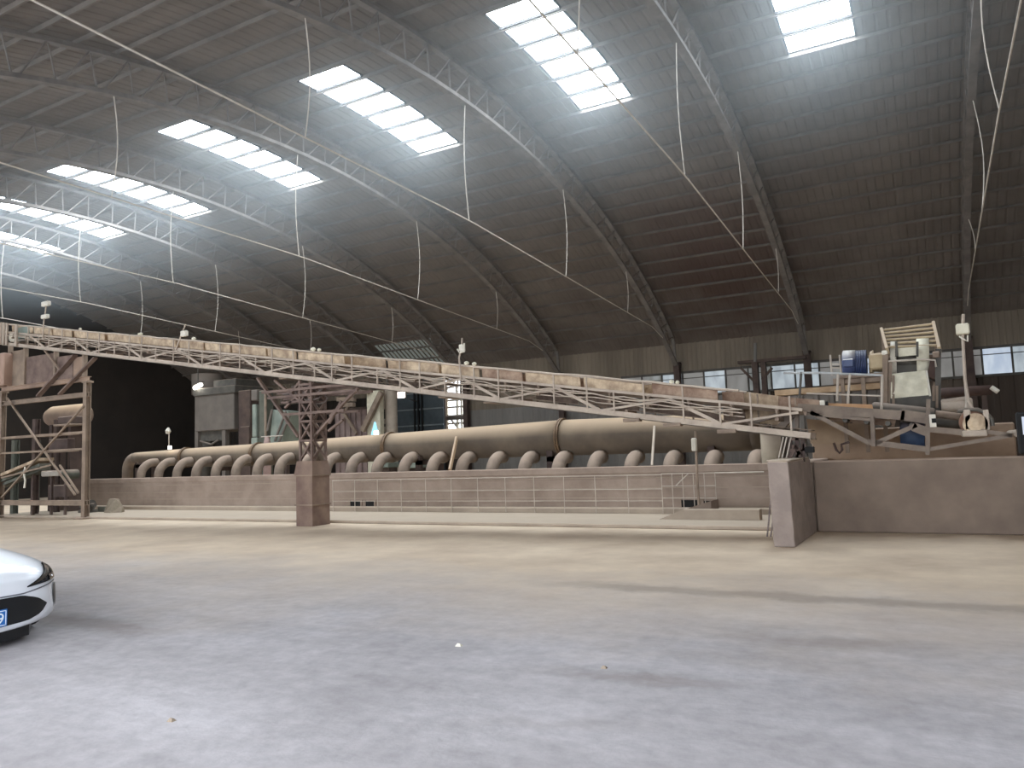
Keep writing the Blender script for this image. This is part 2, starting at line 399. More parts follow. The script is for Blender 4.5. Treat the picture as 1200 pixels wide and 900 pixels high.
PM = [pane_mat(0, (150, 162, 172), (196, 208, 216), .27), pane_mat(1, (104, 100, 96), (140, 138, 134), .2), pane_mat(2, (168, 184, 206), (200, 212, 226), .32), pane_mat(3, (70, 68, 62), (150, 156, 156), .22)]
x = -13.0; i = 0
pat = [1, 3, 0, 1, 0, 1, 3, 0, 0, 1, 2, 3, 1, 1, 1, 2, 0, 3, 2, 0, 1, 2]
while x < X1 - .1:
    x2 = min(x + 1.0, X1); win_no += 1
    f = MB()
    f.box((x, YW - .06, WZ0 + .04), (x + .07, YW + .02, WZ1 - .04)); f.box((x + .07, YW - .04, WZ1 - .3), (x2, YW - .015, WZ1 - .265))
    fr = struct(f.build('window_%d' % win_no, M_gdark))
    p = MB(); p.box((x + .07, YW, WZ0), (x2, YW + .02, WZ1)); p.build('pane', PM[pat[i % len(pat)]], fr)
    x = x2; i += 1
# end walls
struct(MB().box((X0 - .2, -1.5, 0), (X0, YW + .2, 13)).build('wall_left', M_bayshade))
struct(MB().box((X1, -1.5, 0), (X1 + .2, YW + .2, 13)).build('wall_right', M_walllow))
# outdoor ground and rough light yard seen through the doorway gap
struct(MB().box((OPX0 - 8, YW + .2, -.3), (OPX1 + 8, YW + 14, -.02)).build('ground_outside', mat('yard', (190, 186, 180), (214, 210, 204), 1)))

# raised slab and kerb in front of the low wall
struct(MB().cbox((-27.5, 13.97, 0), (-2.22, 16.36, .075), .015).build('trim_3', M_kerb))
struct(MB().cbox((-27.5, 16.34, .06), (-2.22, 16.62, .2), .02).build('trim_4', M_kerb))

# ================================================================== ROOF STEEL
ORD = ['first', 'second', 'third', 'fourth', 'fifth', 'sixth', 'seventh', 'eighth', 'ninth', 'tenth', 'eleventh']
def truss(x, label):
    t = thing('roof_truss', label, 'roof truss', (x, YC, 0), 'arched roof trusses')
    ths = [-34.0 + 1.7 * k for k in range(41)]
    lo = MB(); u = MB(); web = MB()
    def band(s, R, wd, ht, th):
        vs = []
        for a in th:
            for (dx, dr) in ((-wd / 2, -ht / 2), (wd / 2, -ht / 2), (wd / 2, ht / 2), (-wd / 2, ht / 2)): vs.append(arc(R + dr, a, x + dx))
        fs = [(4 * i + k, 4 * i + (k + 1) % 4, 4 * i + 4 + (k + 1) % 4, 4 * i + 4 + k) for i in range(len(th) - 1) for k in range(4)]
        n = len(th) * 4; fs += [(3, 2, 1, 0), (n - 4, n - 3, n - 2, n - 1)]
        s.add(vs, fs)
    band(lo, RL, .2, .10, ths); band(u, RU, .16, .1, [a for a in ths if -32.5 < a < 32.5])
    for i, a in enumerate(ths[1:-1]):
        if abs(a) > 32.4: continue
        web.tube([arc(RL + .03, a, x - .03), arc(RU - .03, a, x - .03)], .022, 5)
        web.tube([arc(RL + .03, a - 1.5, x + .04), arc(RU - .03, a - .1, x + .04)], .021, 5)
    web.beam(arc(RL, 33.9, x), arc(RU, 32.5, x), .12, .08)
    lo.build('lower_chord', M_truss, t); u.build('upper_chord', M_truss, t); web.build('web_lattice', M_truss, t)
    return t
tr_labels = ['arched lattice roof truss beyond the right edge', 'arched lattice roof truss ending above the caged head pulley machine',
 'arched lattice roof truss ending above the window strip just left of the blue motor',
 'arched lattice roof truss rising between the two largest roof panes and crossing top centre',
 'arched lattice roof truss ending just above the middle of the inclined conveyor']
t0 = truss(AX[1], tr_labels[1])
for i, x in enumerate(AX):
    if i in (0, 1): continue
    c = copy_thing(t0, (x - AX[1], 0, 0))
    c['label'] = tr_labels[i] if i < 5 else 'arched lattice roof truss, %s counting from the right edge of the photo' % ORD[i - 1]
# purlins
pth = [6.3 + 1.7 * k for k in range(-23, 17)]
pr = None
for k, a in enumerate(pth):
    if abs(a) > 33.4: continue
    if pr is None or True:
        s = MB(); p = arc(RP, a, X0 + .05); q = arc(RP, a, X1 - .05); nrm = Vector((0, sin(radians(a)), cos(radians(a))))
        tang = Vector((0, cos(radians(a)), -sin(radians(a))))
        s.beam(p, q, .02, .12, nrm); s.beam(p - nrm * .055 - tang * .025, q - nrm * .055 - tang * .025, .05, .012, nrm); s.beam(p + nrm * .055 + tang * .025, q + nrm * .055 + tang * .025, .05, .012, nrm)
        o = s.build('roof_purlin', M_purlin)
    tag(o, 'long straight steel purlin under the corrugated roof, crossing over the arched trusses', 'purlin', 'roof purlins')

# tie rods with hangers
def zlow(y): return ZC + math.sqrt(RL * RL - (y - YC) ** 2)
tie_lab = ['tie rod with rope-like slack hangers near the right edge', 'tie rod crossing the largest roof pane down to the roof over the blue motor',
 'long tie rod running from top left to the roof above the conveyor middle', 'tie rod slanting across mid roof towards the lamp on the conveyor',
 'tie rod just under the long left roof panes, ending over the lattice trestle', 'lowest long tie rod running close above the left half of the conveyor',
 'short tie rod at far left above the tower end of the conveyor']
for i, x in enumerate(AX[1:8]):
    yf = 31.3
    def tz(y): return 7.62 - .0585 * (y - 16.5) if y > 16.5 else 7.62 + .016 * (16.5 - y)
    yn = 2 * YC - yf
    pts = [(x, yn + (yf - yn) * k / 24, tz(yn + (yf - yn) * k / 24)) for k in range(25)]
    pts = [(x, yn - 2.2, zlow(yn - 2.2))] + pts + [(x, yf + 1.6, zlow(yf + 1.6))]
    t = thing('tie_rod', tie_lab[i], 'tie rod', (x, YC, 7.6), 'tie rods under the trusses')
    MB().tube(pts, .017, 6).build('rod', M_tie, t)
    for y, sw in ((4.7, 0), (10.55, .05), (16.5, -.04), (22.5, .06), (28.3, .03)):
        zt, zb = zlow(y), tz(y)
        if zt - zb < .5: continue
        sl = (.14 if i == 0 else .035) * (1 if sw > 0 else -1)
        hp = [(x + sl * sin(pi * k / 8) + sw * .4 * (1 - k / 8), y + sw * sin(pi * k / 8) * 2, zt + (zb - zt) * k / 8) for k in range(9)]
        MB().tube(hp, .013, 6).build('hanger', M_tie, t)
# columns below the truss feet
for i, x in enumerate(AX):
    s = MB(); s.ibeam((x, YW - .28, 0), (x, YW - .28, 5.45), .28, .3, .025, (0, 1, 0)); s.box((x - .2, YW - .48, 0), (x + .2, YW - .08, .04)); s.box((x - .16, YW - .44, 5.43), (x + .16, YW - .1, 5.5))
    lb = 'dark steel wall column under the roof truss ' + ('beside the light pole' if i == 1 else 'above the blue motor' if i == 2 else 'behind the conveyor boards at centre right' if i == 3 else 'behind the conveyor middle' if i == 4 else '%s from the right edge' % ORD[i - 1 if i else 0])
    if i == 0: lb = 'dark steel wall column past the right edge of the window strip'
    o = tag(s.build('steel_column', M_tdark), lb, 'column', 'columns along the far wall')

# ================================================================== LOW WALL, DUCT
lwt = thing('low_wall', 'long low dusty concrete wall with dark slots below the big tan duct', 'wall', (-14, 16.8, 0))
s = MB(); s.cbox((-27.5, 16.6, 0), (-2.2, 16.85, 1.11), .02); s.build('wall_body', M_conc, lwt)
s = MB(); s.cbox((-27.5, 16.55, .96), (-2.2, 16.7, 1.125), .015); s.build('coping', M_conc, lwt)
for z in (.86, .62, .40): MB().box((-27.5, 16.588, z), (-2.25, 16.61, z + .014)).build('form_line', M_kerb, lwt)
for q0, q1 in (((410, 587), (424, 595)), ((428, 587), (440, 595)), ((797, 586), (820, 597)), ((823, 587), (841, 596))):
    a, b = at(*q0, Y=16.6), at(*q1, Y=16.6)
    s = MB(); s.box((a.x, 16.585, b.z), (b.x, 16.75, a.z)); s.build('slot_shade_box', M_black, lwt)  # no hole is cut; its inner darkness is a black box
    s = MB()
    for e in (0, 1): s.box((a.x - .03 + e * (b.x - a.x), 16.57, b.z - .03), (a.x + .03 + e * (b.x - a.x), 16.6, a.z + .03))
    s.build('slot_frame', M_conc, lwt)

duct = thing('dust_duct', 'huge tan tapering horizontal duct fed by a row of elbow pipes', 'duct', (-15, 18.2, 0))
DTAB = [(-27.8, .18, 1.87), (-25.2, .30, 1.80), (-23.3, .36, 1.775), (-20.55, .386, 1.775), (-14.8, .427, 1.84), (-8.83, .492, 1.895), (-3.5, .465, 1.84)]
def dtab(x, k):
    for p, q in zip(DTAB[:-1], DTAB[1:]):
        if x <= q[0]: return p[k] + (q[k] - p[k]) * max(0, (x - p[0]) / (q[0] - p[0]))
    return DTAB[-1][k]
YD = 18.2; KD = YD / 19.0      # measured on Y = 19, brought to the duct's own distance
DTAB = [(x * KD, r * KD, 1.5 + (z - 1.5) * KD) for x, r, z in DTAB]
def rd(x): return dtab(x, 1)
def zd(x): return dtab(x, 2)
joints = [KD * v for v in (-27.3, -24.3, -20.55, -14.78, -8.83, -3.75)]
for a, b in zip(joints[:-1], joints[1:]):
    n = 8; pts = [(a + (b - a) * k / n, YD, zd(a + (b - a) * k / n)) for k in range(n + 1)]
    MB().tube(pts, 1, 32, radii=[rd(p[0]) for p in pts]).build('duct_section', M_pipe, duct, True)
for x in joints[1:-1]:
    zc = zd(x); s = MB(); s.tube([(x - .05, YD, zc), (x - .012, YD, zc)], rd(x) + .05, 32); s.tube([(x + .012, YD, zc), (x + .05, YD, zc)], rd(x) + .05, 32)
    for k in range(16): s.tube([(x - .07, YD + (rd(x) + .028) * cos(k * pi / 8), zc + (rd(x) + .028) * sin(k * pi / 8)), (x + .07, YD + (rd(x) + .028) * cos(k * pi / 8), zc + (rd(x) + .028) * sin(k * pi / 8))], .014, 5)
    s.build('flange', M_flange, duct)
xq = joints[-1]; pts = [(xq, YD, zd(xq)), (xq + .12, YD, zd(xq)), (xq + .3, YD, zd(xq))]
MB().tube(pts, 1, 32, radii=[rd(xq), rd(xq) * .9, rd(xq) * .45]).build('end_cap', M_pipe, duct, True)
# closing bend at the thin left end
XE = -27.3 * KD; zc = zd(XE)
pts = [(XE, YD, zc)] + [(XE - .45 * sin(k * pi / 12), YD, zc - .45 * (1 - cos(k * pi / 12))) for k in range(1, 7)] + [(XE - .45, YD, .3)]
MB().tube(pts, .19, 20).build('end_bend', M_elbow, duct, True)
for i in range(23):
    x = -24.55 + i * (24.55 - 3.45) / 22
    r = .145 + .03 * i / 22; yb, rb = 17.3, .5
    zt_ = 1.64 if x < -18 else 1.64 - .40 * (x + 18) / 14.6
    pts = [(x, yb, .25), (x, yb, .5), (x, yb, zt_ - rb)] + [(x, yb + rb * (1 - cos(k * pi / 16)), zt_ - rb + rb * sin(k * pi / 16)) for k in range(1, 9)] + [(x, YD - rd(x) * .5, zt_)]
    e = MB().tube(pts, r, 18).build('elbow_pipe', M_elbow, duct, True)
    s = MB(); s.tube([(x, yb, .5), (x, yb, .53)], r + .04, 18); s.build('pipe_collar', M_elbow, e)
# duct saddles
for i in range(6):
    x = -25.5 + i * 4.2; s = MB(); r = rd(x); zc = zd(x)
    s.box((x - .08, YD - .4, 0), (x + .08, YD - .25, zc - r * .7)); s.box((x - .08, YD + .25, 0), (x + .08, YD + .4, zc - r * .7)); s.box((x - .08, YD - .4, zc - r - .14), (x + .08, YD + .4, zc - r - .01))
    s.build('saddle', M_tdark, duct)

# railing standing on the kerb
def railing(xa, xb, n, z1, label, rails, name='guard_railing'):
    t = thing(name, label, 'railing', ((xa + xb) / 2, 16.3, .07))
    for k in range(n + 1):
        x = xa + (xb - xa) * k / n; MB().tube([(x, 16.28, .07), (x, 16.28, z1)], .010, 6).build('post', M_rail, t)
    for z in rails: MB().tube([(xa, 16.28, z), (xb, 16.28, z)], .009, 6).build('rail', M_rail, t)
    return t
railing(at(390, 580, Y=16.28).x, at(776, 580, Y=16.28).x, 12, .93, 'long thin pipe railing in front of the low wall', (.93, .62, .36))
g = railing(at(777, 580, Y=15.4).x - .3, at(838, 580, Y=15.4).x - .2, 5, .95, 'taller pipe railing over the dark slot beside the concrete ramp', (.95, .68, .42, .2))
MB().tube([(at(838, 565, Y=16.28).x, 16.28, .95), (at(896, 565, Y=16.28).x, 16.28, .95)], .016, 6).build('rail', M_rail, g)
p0 = at(792, 575, Y=16.28); MB().tube([(p0.x, 16.28, .68), (p0.x + .3, 16.28, .95)], .012, 6).build('brace', M_rail, g)
# ramp slabs in front
t = thing('concrete_ramp', 'low wedge-shaped concrete ramp with upturned left end beside the railing', 'ramp', (at(830, 603, Y=15.3).x, 15.3, .07))
xa, xb = at(775, 606, Y=15.2).x, -2.95
s = MB(); s.prism([(xa, 15.05, .075), (xb, 15.05, .075), (xb, 15.05, .28), (xa + .5, 15.05, .27)], (0, .25, 0)); s.build('front_kerb', M_kerb, t)
xm = at(842, 592, Y=16.0).x
s = MB(); s.prism([(xa + .1, 15.4, .075), (xm, 15.4, .075), (xm, 15.4, .42), (xa + .4, 15.4, .24)], (0, .6, 0)); s.build('sloping_slab', M_conc2, t)

# ================================================================== PIT, BLOCK
b = thing('concrete_block', 'weathered upright concrete wall end standing on the floor before the pit', 'block', (-2.0, 12.8, 0))
s = MB(); vs = []
prof = [(-2.165, 11.85, 1.26), (-1.87, 11.85, 1.25), (-1.83, 13.95, 1.25), (-2.19, 13.95, 1.26)]
base = [(-2.13, 11.78, 0), (-1.83, 11.78, 0), (-1.80, 13.95, 0), (-2.16, 13.95, 0)]
n = 10
for k in range(n + 1):
    for p, q in zip(base, prof):
        v = lerp(p, q, k / n); j = .006 if 0 < k < n else 0; vs.append(v + Vector((random.uniform(-j, j), random.uniform(-j, j), 0)))
s.add(vs, [(4 * k + i, 4 * k + (i + 1) % 4, 4 * k + 4 + (i + 1) % 4, 4 * k + 4 + i) for k in range(n) for i in range(4)] + [(3, 2, 1, 0), (4 * n, 4 * n + 1, 4 * n + 2, 4 * n + 3)])
o = s.build('block_body', M_block, b); bv = o.modifiers.new('b', 'BEVEL'); bv.width = .02; bv.segments = 2; bv.limit_method = 'ANGLE'
o = MB().cbox((-2.18, 11.86, 1.245), (-1.84, 13.93, 1.275), .01).build('worn_top', M_kerb, b)
pit = thing('feed_pit', 'wide dusty concrete pit wall below the feeder frame', 'pit wall', (1, 14.5, 0))
MB().cbox((-1.79, 13.92, 0), (4.0, 14.2, 1.2), .025).build('front_wall', M_conc2, pit)
MB().cbox((-2.1, 16.4, 0), (1.36, 16.7, 1.76), .025).build('back_wall', mat('pit_back', (140, 118, 98), (164, 142, 120), 1.2, .95, dust=.6, bump=.2), pit)
MB().cbox((-2.1, 13.98, 0), (-1.8, 16.4, 1.2), .02).build('side_wall', M_conc2, pit)
MB().cbox((3.7, 14.2, 0), (4.0, 16.4, 1.2), .02).build('side_wall', M_conc2, pit)
# sand heaped in the pit
s = MB(); nx, ny = 24, 10; vs = []
for j in range(ny + 1):
    for i in range(nx + 1):
        x = -1.8 + 5.5 * i / nx; y = 14.2 + 2.2 * j / ny
        vs.append((x, y, .75 + .3 * j / ny + .08 * sin(x * 2.1) * cos(y * 3) + random.uniform(-.015, .015)))
s.add(vs, [(j * (nx + 1) + i, j * (nx + 1) + i + 1, (j + 1) * (nx + 1) + i + 1, (j + 1) * (nx + 1) + i) for j in range(ny) for i in range(nx)])
o = s.build('sand', mat('sand', (178, 144, 112), (200, 166, 132), 3, 1, bump=.4), None, True); o['kind'] = 'stuff'; tag(o, 'tan powder lying in the feed pit', 'powder')


# ================================================================== INCLINED CONVEYOR
YN, YF = 13.2, 13.82
def zb(x): return 1.64 + .1645 * (-1.82 - x)
cv = thing('belt_conveyor', 'very long inclined lattice belt conveyor crossing the hall on tower and trestle', 'conveyor', (-13.7, 13.7, 1.6))
XL, XR = -25.65, -1.70
def bar(name, p, q, wd, ht, m, par): return MB().beam(p, q, wd, ht).build(name, m, par)
nodes = [-24.2, -21.9, -19.53, -17.2, -14.93, -12.68, -10.42, -8.36, -6.22, -4.01, -1.86]
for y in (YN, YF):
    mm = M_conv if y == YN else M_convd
    s = MB(); s.beam((XL, y, zb(XL)), (XR, y, zb(XR)), .06, .11); s.beam((XL, y + .035, zb(XL) - .05), (XR, y + .035, zb(XR) - .05), .13, .014)
    s.build('bottom_chord', mm, cv)
    s = MB(); s.beam((XL, y, zb(XL) + .38), (XR - .1, y, zb(XR - .1) + .42), .05, .05); s.build('top_chord', mm, cv)
    for i, x in enumerate(nodes[:-1]):
        xm = x + .88; x2 = nodes[i + 1]
        bar('diagonal', (x, y - .01, zb(x) + .37), (xm, y - .01, zb(xm) + .03), .035, .055, mm, cv)
        bar('diagonal', (xm, y - .01, zb(xm) + .03), (x2, y - .01, zb(x2) + .37), .035, .04, mm, cv)
    x = XL + .1; k = 0
    while x < XR - .1:
        top = .63 if k % 3 else .4
        bar('stanchion', (x, y - .025, zb(x)), (x, y - .025, zb(x) + top), .028, .028, mm, cv)
        x += .62 + .1 * sin(k * 1.7); k += 1
# top rail and skirt boards on both sides
for y, nm in ((YN - .02, 'near'), (YF + .02, 'far')):
    n = 60; pts = [(XL + (XR - 1.1 - XL) * k / n, y, zb(XL + (XR - 1.1 - XL) * k / n) + .645 + random.uniform(-.012, .012)) for k in range(n + 1)]
    MB().tube(pts, .022, 6).build('top_rail', M_conv, cv)
    x = XL + .35
    while x < XR - 1.4:
        L_ = random.choice((.95, 1.2, 1.45)); x2 = min(x + L_, XR - 1.1); yy = y + (.10 if nm == 'near' else -.10)
        s = MB(); j = [random.uniform(-.025, .025) for _ in range(4)]
        s.prism([(x, yy, zb(x) + .41 + j[0]), (x2 - .03, yy, zb(x2) + .41 + j[1]), (x2 - .03, yy - .02, zb(x2) + .63 + j[2]), (x, yy - .02, zb(x) + .63 + j[3])], (0, .025, 0))
        if abs(x + 12.0) > .7 or nm == 'far': s.build('skirt_board', M_boardr if x > -8.5 and random.random() < .75 else M_board, cv)
        if nm == 'far' and random.random() < .75: MB().prism([(x, yy, zb(x) + .10 + j[0]), (x2 - .03, yy, zb(x2) + .10 + j[1]), (x2 - .03, yy, zb(x2) + .33), (x, yy, zb(x) + .33)], (0, .02, 0)).build('gap_filler', M_filler, cv)  # filler added so the gaps under the belt read dark
        x = x2 + (.05 if random.random() < .7 else .14)
# belt, troughed, upper and return runs
s = MB(); vs = []; n = 80
for k in range(n + 1):
    x = XL + .2 + (XR - XL - .3) * k / n
    for yy, dz in ((-.25, .09), (-.11, 0), (.11, 0), (.25, .09)): vs.append((x, 13.51 + yy, zb(x) + .34 + dz))
s.add(vs, [(4 * k + i, 4 * k + i + 1, 4 * k + 5 + i, 4 * k + 4 + i) for k in range(n) for i in range(3)])
o = s.build('carrying_belt', M_belt, cv)
o = MB().prism([(XL + .2, 13.35, zb(XL + .2) + .09), (XR, 13.35, zb(XR) + .09), (XR, 13.35, zb(XR) + .105), (XL + .2, 13.35, zb(XL + .2) + .105)], (0, .4, 0)).build('return_belt', M_belt, cv)
x = XL + .5; k = 0
while x < XR - .2:
    s = MB(); z = zb(x) + .3
    s.tube([(x, 13.4, z), (x, 13.62, z)], .036, 8); s.tube([(x, 13.25, z + .09), (x, 13.39, z + .01)], .036, 8); s.tube([(x, 13.63, z + .01), (x, 13.77, z + .09)], .036, 8)
    s.beam((x, YN, z - .08), (x, YF, z - .08), .06, .05)
    for yy in (13.235, 13.395, 13.625, 13.785): s.beam((x, yy, z - .08), (x, yy, z + (.09 if yy in (13.235, 13.785) else .0)), .03, .02)
    if k % 3 == 0: s.tube([(x + .3, 13.26, zb(x) + .02), (x + .3, 13.76, zb(x) + .02)], .036, 8)
    s.build('idler_set', M_convd, cv)
    s = MB(); s.beam((x + .25, YN, zb(x + .25)), (x + .25, YF, zb(x + .25)), .05, .05); s.build('cross_tie', M_convd, cv)
    x += .74; k += 1
# cables laid along the frame and spill dust on the chord
for off, yy in ((.26, 13.16), (.33, 13.15), (.2, 13.28), (.3, 13.1)):
    pts = []; x = XL + .4
    while x < XR - .8: pts.append((x, yy + random.uniform(-.02, .02), zb(x) + off + random.uniform(-.035, .03))); x += .3
    MB().tube(pts, .011, 5).build('cable', M_conv, cv)
# upper end: drum and head frame
s = MB(); s.tube([(XL + .3, 13.3, zb(XL) + .2), (XL + .3, 13.72, zb(XL) + .2)], .17, 20); s.build('head_pulley', M_white, cv, True)
for x in (XL, XL + .18, XL + .36, XL + .9): bar('end_post', (x, 13.12, zb(x) - .04), (x, 13.12, zb(x) + .66), .07, .05, M_conv, cv)
bar('end_rail', (XL, 13.12, zb(XL) + .66), (XL, 13.86, zb(XL) + .66), .04, .04, M_conv, cv)
o = MB().cbox((XL + .55, 13.25, zb(XL) + .1), (XL + 1.35, 13.76, zb(XL) + .46), .03).build('end_hood', M_green, cv)
# short plates hanging under the lower chord near the right end
for x in (-4.9, -4.15, -3.2): MB().cbox((x, 13.14, zb(x) - .14), (x + .32, 13.3, zb(x) - .075), .008).build('hanger_plate', M_convd, cv)
for x in (-13.6, -9.0, -7.9): MB().cbox((x, 13.2, zb(x) - .1), (x + .4, 13.8, zb(x) - .06), .008).build('hanger_plate', M_convd, cv)

# lumps of spilled material along the top edge
for px, py in ((94, 386), (163, 391), (165, 393), (227, 400), (367, 411), (374, 414), (547, 431), (556, 432), (787, 449), (794, 450)):
    p = at(px, py + 1.2, Y=YN - .02); s = MB(); r = random.uniform(.035, .055)
    vs = []; nn = 8
    for a in range(1, 4):
        for k in range(nn): vs.append((p.x + r * 1.2 * sin(a * pi / 4) * cos(2 * pi * k / nn) * random.uniform(.85, 1.15), p.y + r * sin(a * pi / 4) * sin(2 * pi * k / nn), zb(p.x) + .66 + r * .8 + r * .9 * cos(a * pi / 4)))
    vs += [(p.x, p.y, zb(p.x) + .66 + r * 1.75), (p.x, p.y, zb(p.x) + .655)]
    fs = [(a * nn + k, a * nn + (k + 1) % nn, (a + 1) * nn + (k + 1) % nn, (a + 1) * nn + k) for a in range(2) for k in range(nn)]
    fs += [(24, (k + 1) % nn, k) for k in range(nn)] + [(25, 2 * nn + k, 2 * nn + (k + 1) % nn) for k in range(nn)]
    s.add(vs, fs); tag(s.build('dust_lump', M_cream), 'small pale lump of dust stuck on the conveyor top rail', 'lump', 'pale lumps along the conveyor rail')

# ------------------------------------------------------------------ pier and lattice trestle
pier = thing('support_pier', 'square brown steel-clad pier standing on the open floor under the conveyor', 'pier', (-12.7, 13.45, 0))
def frus(x0, x1, y0, y1, z0, z1, ins):
    return MB().add([(x0, y0, z0), (x1, y0, z0), (x1, y1, z0), (x0, y1, z0), (x0 + ins, y0 + ins, z1), (x1 - ins, y0 + ins, z1), (x1 - ins, y1 - ins, z1), (x0 + ins, y1 - ins, z1)],
                    [(3, 2, 1, 0), (4, 5, 6, 7), (0, 1, 5, 4), (1, 2, 6, 5), (2, 3, 7, 6), (3, 0, 4, 7)])
PX0, PX1, PY0, PY1 = -13.06, -12.56, 13.2, 13.78
frus(PX0, PX1, PY0, PY1, 0, 1.16, .0).build('pier_body', M_pier, pier)
frus(PX0 - .05, PX1 + .03, PY0 - .02, PY1 + .02, 1.18, 1.5, .05).build('pier_cap', M_pier, pier)
for z in (.485, 1.165):
    MB().box((PX0 - .03, PY0 - .025, z - .014), (PX1 + .03, PY1 + .02, z + .014)).build('seam_flange', M_tower, pier)
ts = thing('lattice_trestle', 'dark lattice steel trestle flaring from the square pier up to the conveyor', 'trestle', (-12.52, 13.65, 1.5))
TX0, TX1, TY0, TY1 = -12.98, -12.62, 13.27, 13.72
ztop = lambda x: zb(x) - .06
for x in (TX0, TX1):
    for y in (TY0, TY1): bar('leg', (x, y, 1.5), (x, y, ztop(x)), .055, .055, M_lat, ts)
zs = [1.53, 1.98, 2.43, 2.88, 3.3]
for a, b_ in zip(zs[:-1], zs[1:]):
    for y in (TY0, TY1):
        bar('brace', (TX0, y, a), (TX1, y, b_), .04, .04, M_lat, ts); bar('brace', (TX1, y + .03, a), (TX0, y + .03, b_), .045, .045, M_lat, ts)
    for x in (TX0, TX1):
        bar('brace', (x, TY0, a), (x, TY1, b_), .045, .045, M_lat, ts); bar('brace', (x + .03, TY1, a), (x + .03, TY0, b_), .045, .045, M_lat, ts)
    for y in (TY0, TY1): bar('tie_bar', (TX0, y, b_), (TX1, y, b_), .05, .05, M_lat, ts)
    for x in (TX0, TX1): bar('tie_bar', (x, TY0, b_), (x, TY1, b_), .05, .05, M_lat, ts)
for y in (TY0, TY1):
    for p, q, wd in (((350, 512), (302, 443), .09), ((352, 470), (322, 446), .06), ((340, 462), (352, 447), .06), ((372, 508), (412, 462), .07), ((385, 505), (402, 492), .06), ((387, 488), (420, 455), .06), ((334, 478), (350, 462), .05), ((330, 472), (356, 470), .05), ((386, 496), (400, 470), .05)):
        a, b_ = at(*p, Y=y), at(*q, Y=y); b_.z = min(b_.z, ztop(b_.x)); bar('strut', a, b_, wd, .05, M_lat, ts)
for z, xa_, xb_ in ((2.62, -13.5, -11.6), (3.05, -14.0, -11.2), (3.2, -14.2, -11.3)):
    for y in (TY0 - .03, TY1 + .03): bar('tie_bar', (xa_, y, z), (xb_, y, z), .05, .06, M_lat, ts)
# tangle of cable under the conveyor on the trestle
pts = []; random.seed(3)
for k in range(90):
    a = k * .55; pts.append((-13.0 + .36 * sin(a * .37) + .3 * cos(a), 13.45 + .14 * sin(a * 1.3), 3.08 + .12 * sin(a * .9) + .13 * sin(a)))
tag(MB().tube(pts, .016, 5).build('cable_coil', M_wire), 'loose coil of dusty cable caught in the top of the lattice trestle', 'cable')

# ------------------------------------------------------------------ left tower
tw = thing('support_tower', 'tall dusty steel tower carrying the high end of the conveyor beside the dark bay', 'tower', (-24.2, 14.6, 0))
ty0, ty1 = 13.95, 14.25; tx0, tx1 = at(1, 560, Y=13.95).x, at(100.5, 560, Y=13.95).x
for x in (tx0, tx1):
    for y in (ty0,):
        s = MB(); s.ibeam((x, y, 0), (x, y, 4.1), .16, .17, .02, (0, 1, 0)); s.box((x - .13, y - .13, 0), (x + .13, y + .13, .03)); s.build('post', M_tower, tw)
        MB().cbox((x - .12, y - .12, 4.1), (x + .14, y + .12, 4.16), .01).build('post_cap', M_tower, tw)
def girder(y, z0, z1, m, nm='girder'): s = MB(); s.ibeam((tx0 - .1, y, (z0 + z1) / 2), (tx1 + .1, y, (z0 + z1) / 2), .14, z1 - z0, .02); return s.build(nm, m, tw)
for y in (ty0,):
    girder(y, 4.16, 4.3, M_towerp); girder(y, 3.68, 3.82, M_tower); girder(y, .40, .56, M_tower)
    MB().beam((tx0, y, 2.1), (tx1, y, 2.1), .08, .06).build('rail_bar', M_tower, tw); MB().beam((tx0, y, 2.6), (tx1, y, 2.6), .1, .08).build('rail_bar', M_tower, tw)
for x in (tx0, tx1): MB().cbox((x - .22, ty0 - .22, 0), (x + .22, ty0 + .22, .05), .01).build('base_plate', M_tower, tw)
# plated bin side below the conveyor
for xa_, xb_, m in ((-26.6, -25.7, M_tower), (-25.7, -24.0, M_lat), (-24.0, -23.1, M_lat), (-23.1, -22.5, M_towerp)):
    s = MB(); s.box((xa_ + .03, ty0 - .02, 4.3), (xb_ - .03, ty0 + .02, min(zb(xa_), zb(xb_)) - .1)); s.build('side_plate', m, tw)
for x in (-26.6, -25.7, -24.0, -22.5): MB().box((x - .05, ty0 - .08, 4.3), (x + .05, ty0 + .04, zb(x) - .06)).build('plate_rib', M_tower, tw)
MB().cbox((-27.6, ty0 - .3, 4.32), (at(6, 430, Y=13.7).x, ty0 + .1, 5.4), .03).build('tan_end_plate', mat('tan_plate', (150, 122, 104), (168, 140, 122), 1, .85), tw)
for p, q, wd in (((88, 416), (45, 464), .16), ((112, 419), (70, 462), .13), ((52, 410), (70, 434), .05), ((98, 476), (2, 583), .05), ((8, 466), (88, 580), .05), ((2, 560), (60, 545), .04), ((70, 545), (92, 578), .05)):
    bar('brace', at(*p, Y=ty0 - .12), at(*q, Y=ty0 - .12), wd, .05, M_lat if wd > .1 else M_tower, tw)
MB().cbox((tx0 - .35, ty0 - .2, 2.9), (tx0 - .1, ty0 - .1, 4.05), .01).build('pale_blue_panel', mat('pale_blue', (140, 152, 172), (156, 168, 186), 2, .7), tw)
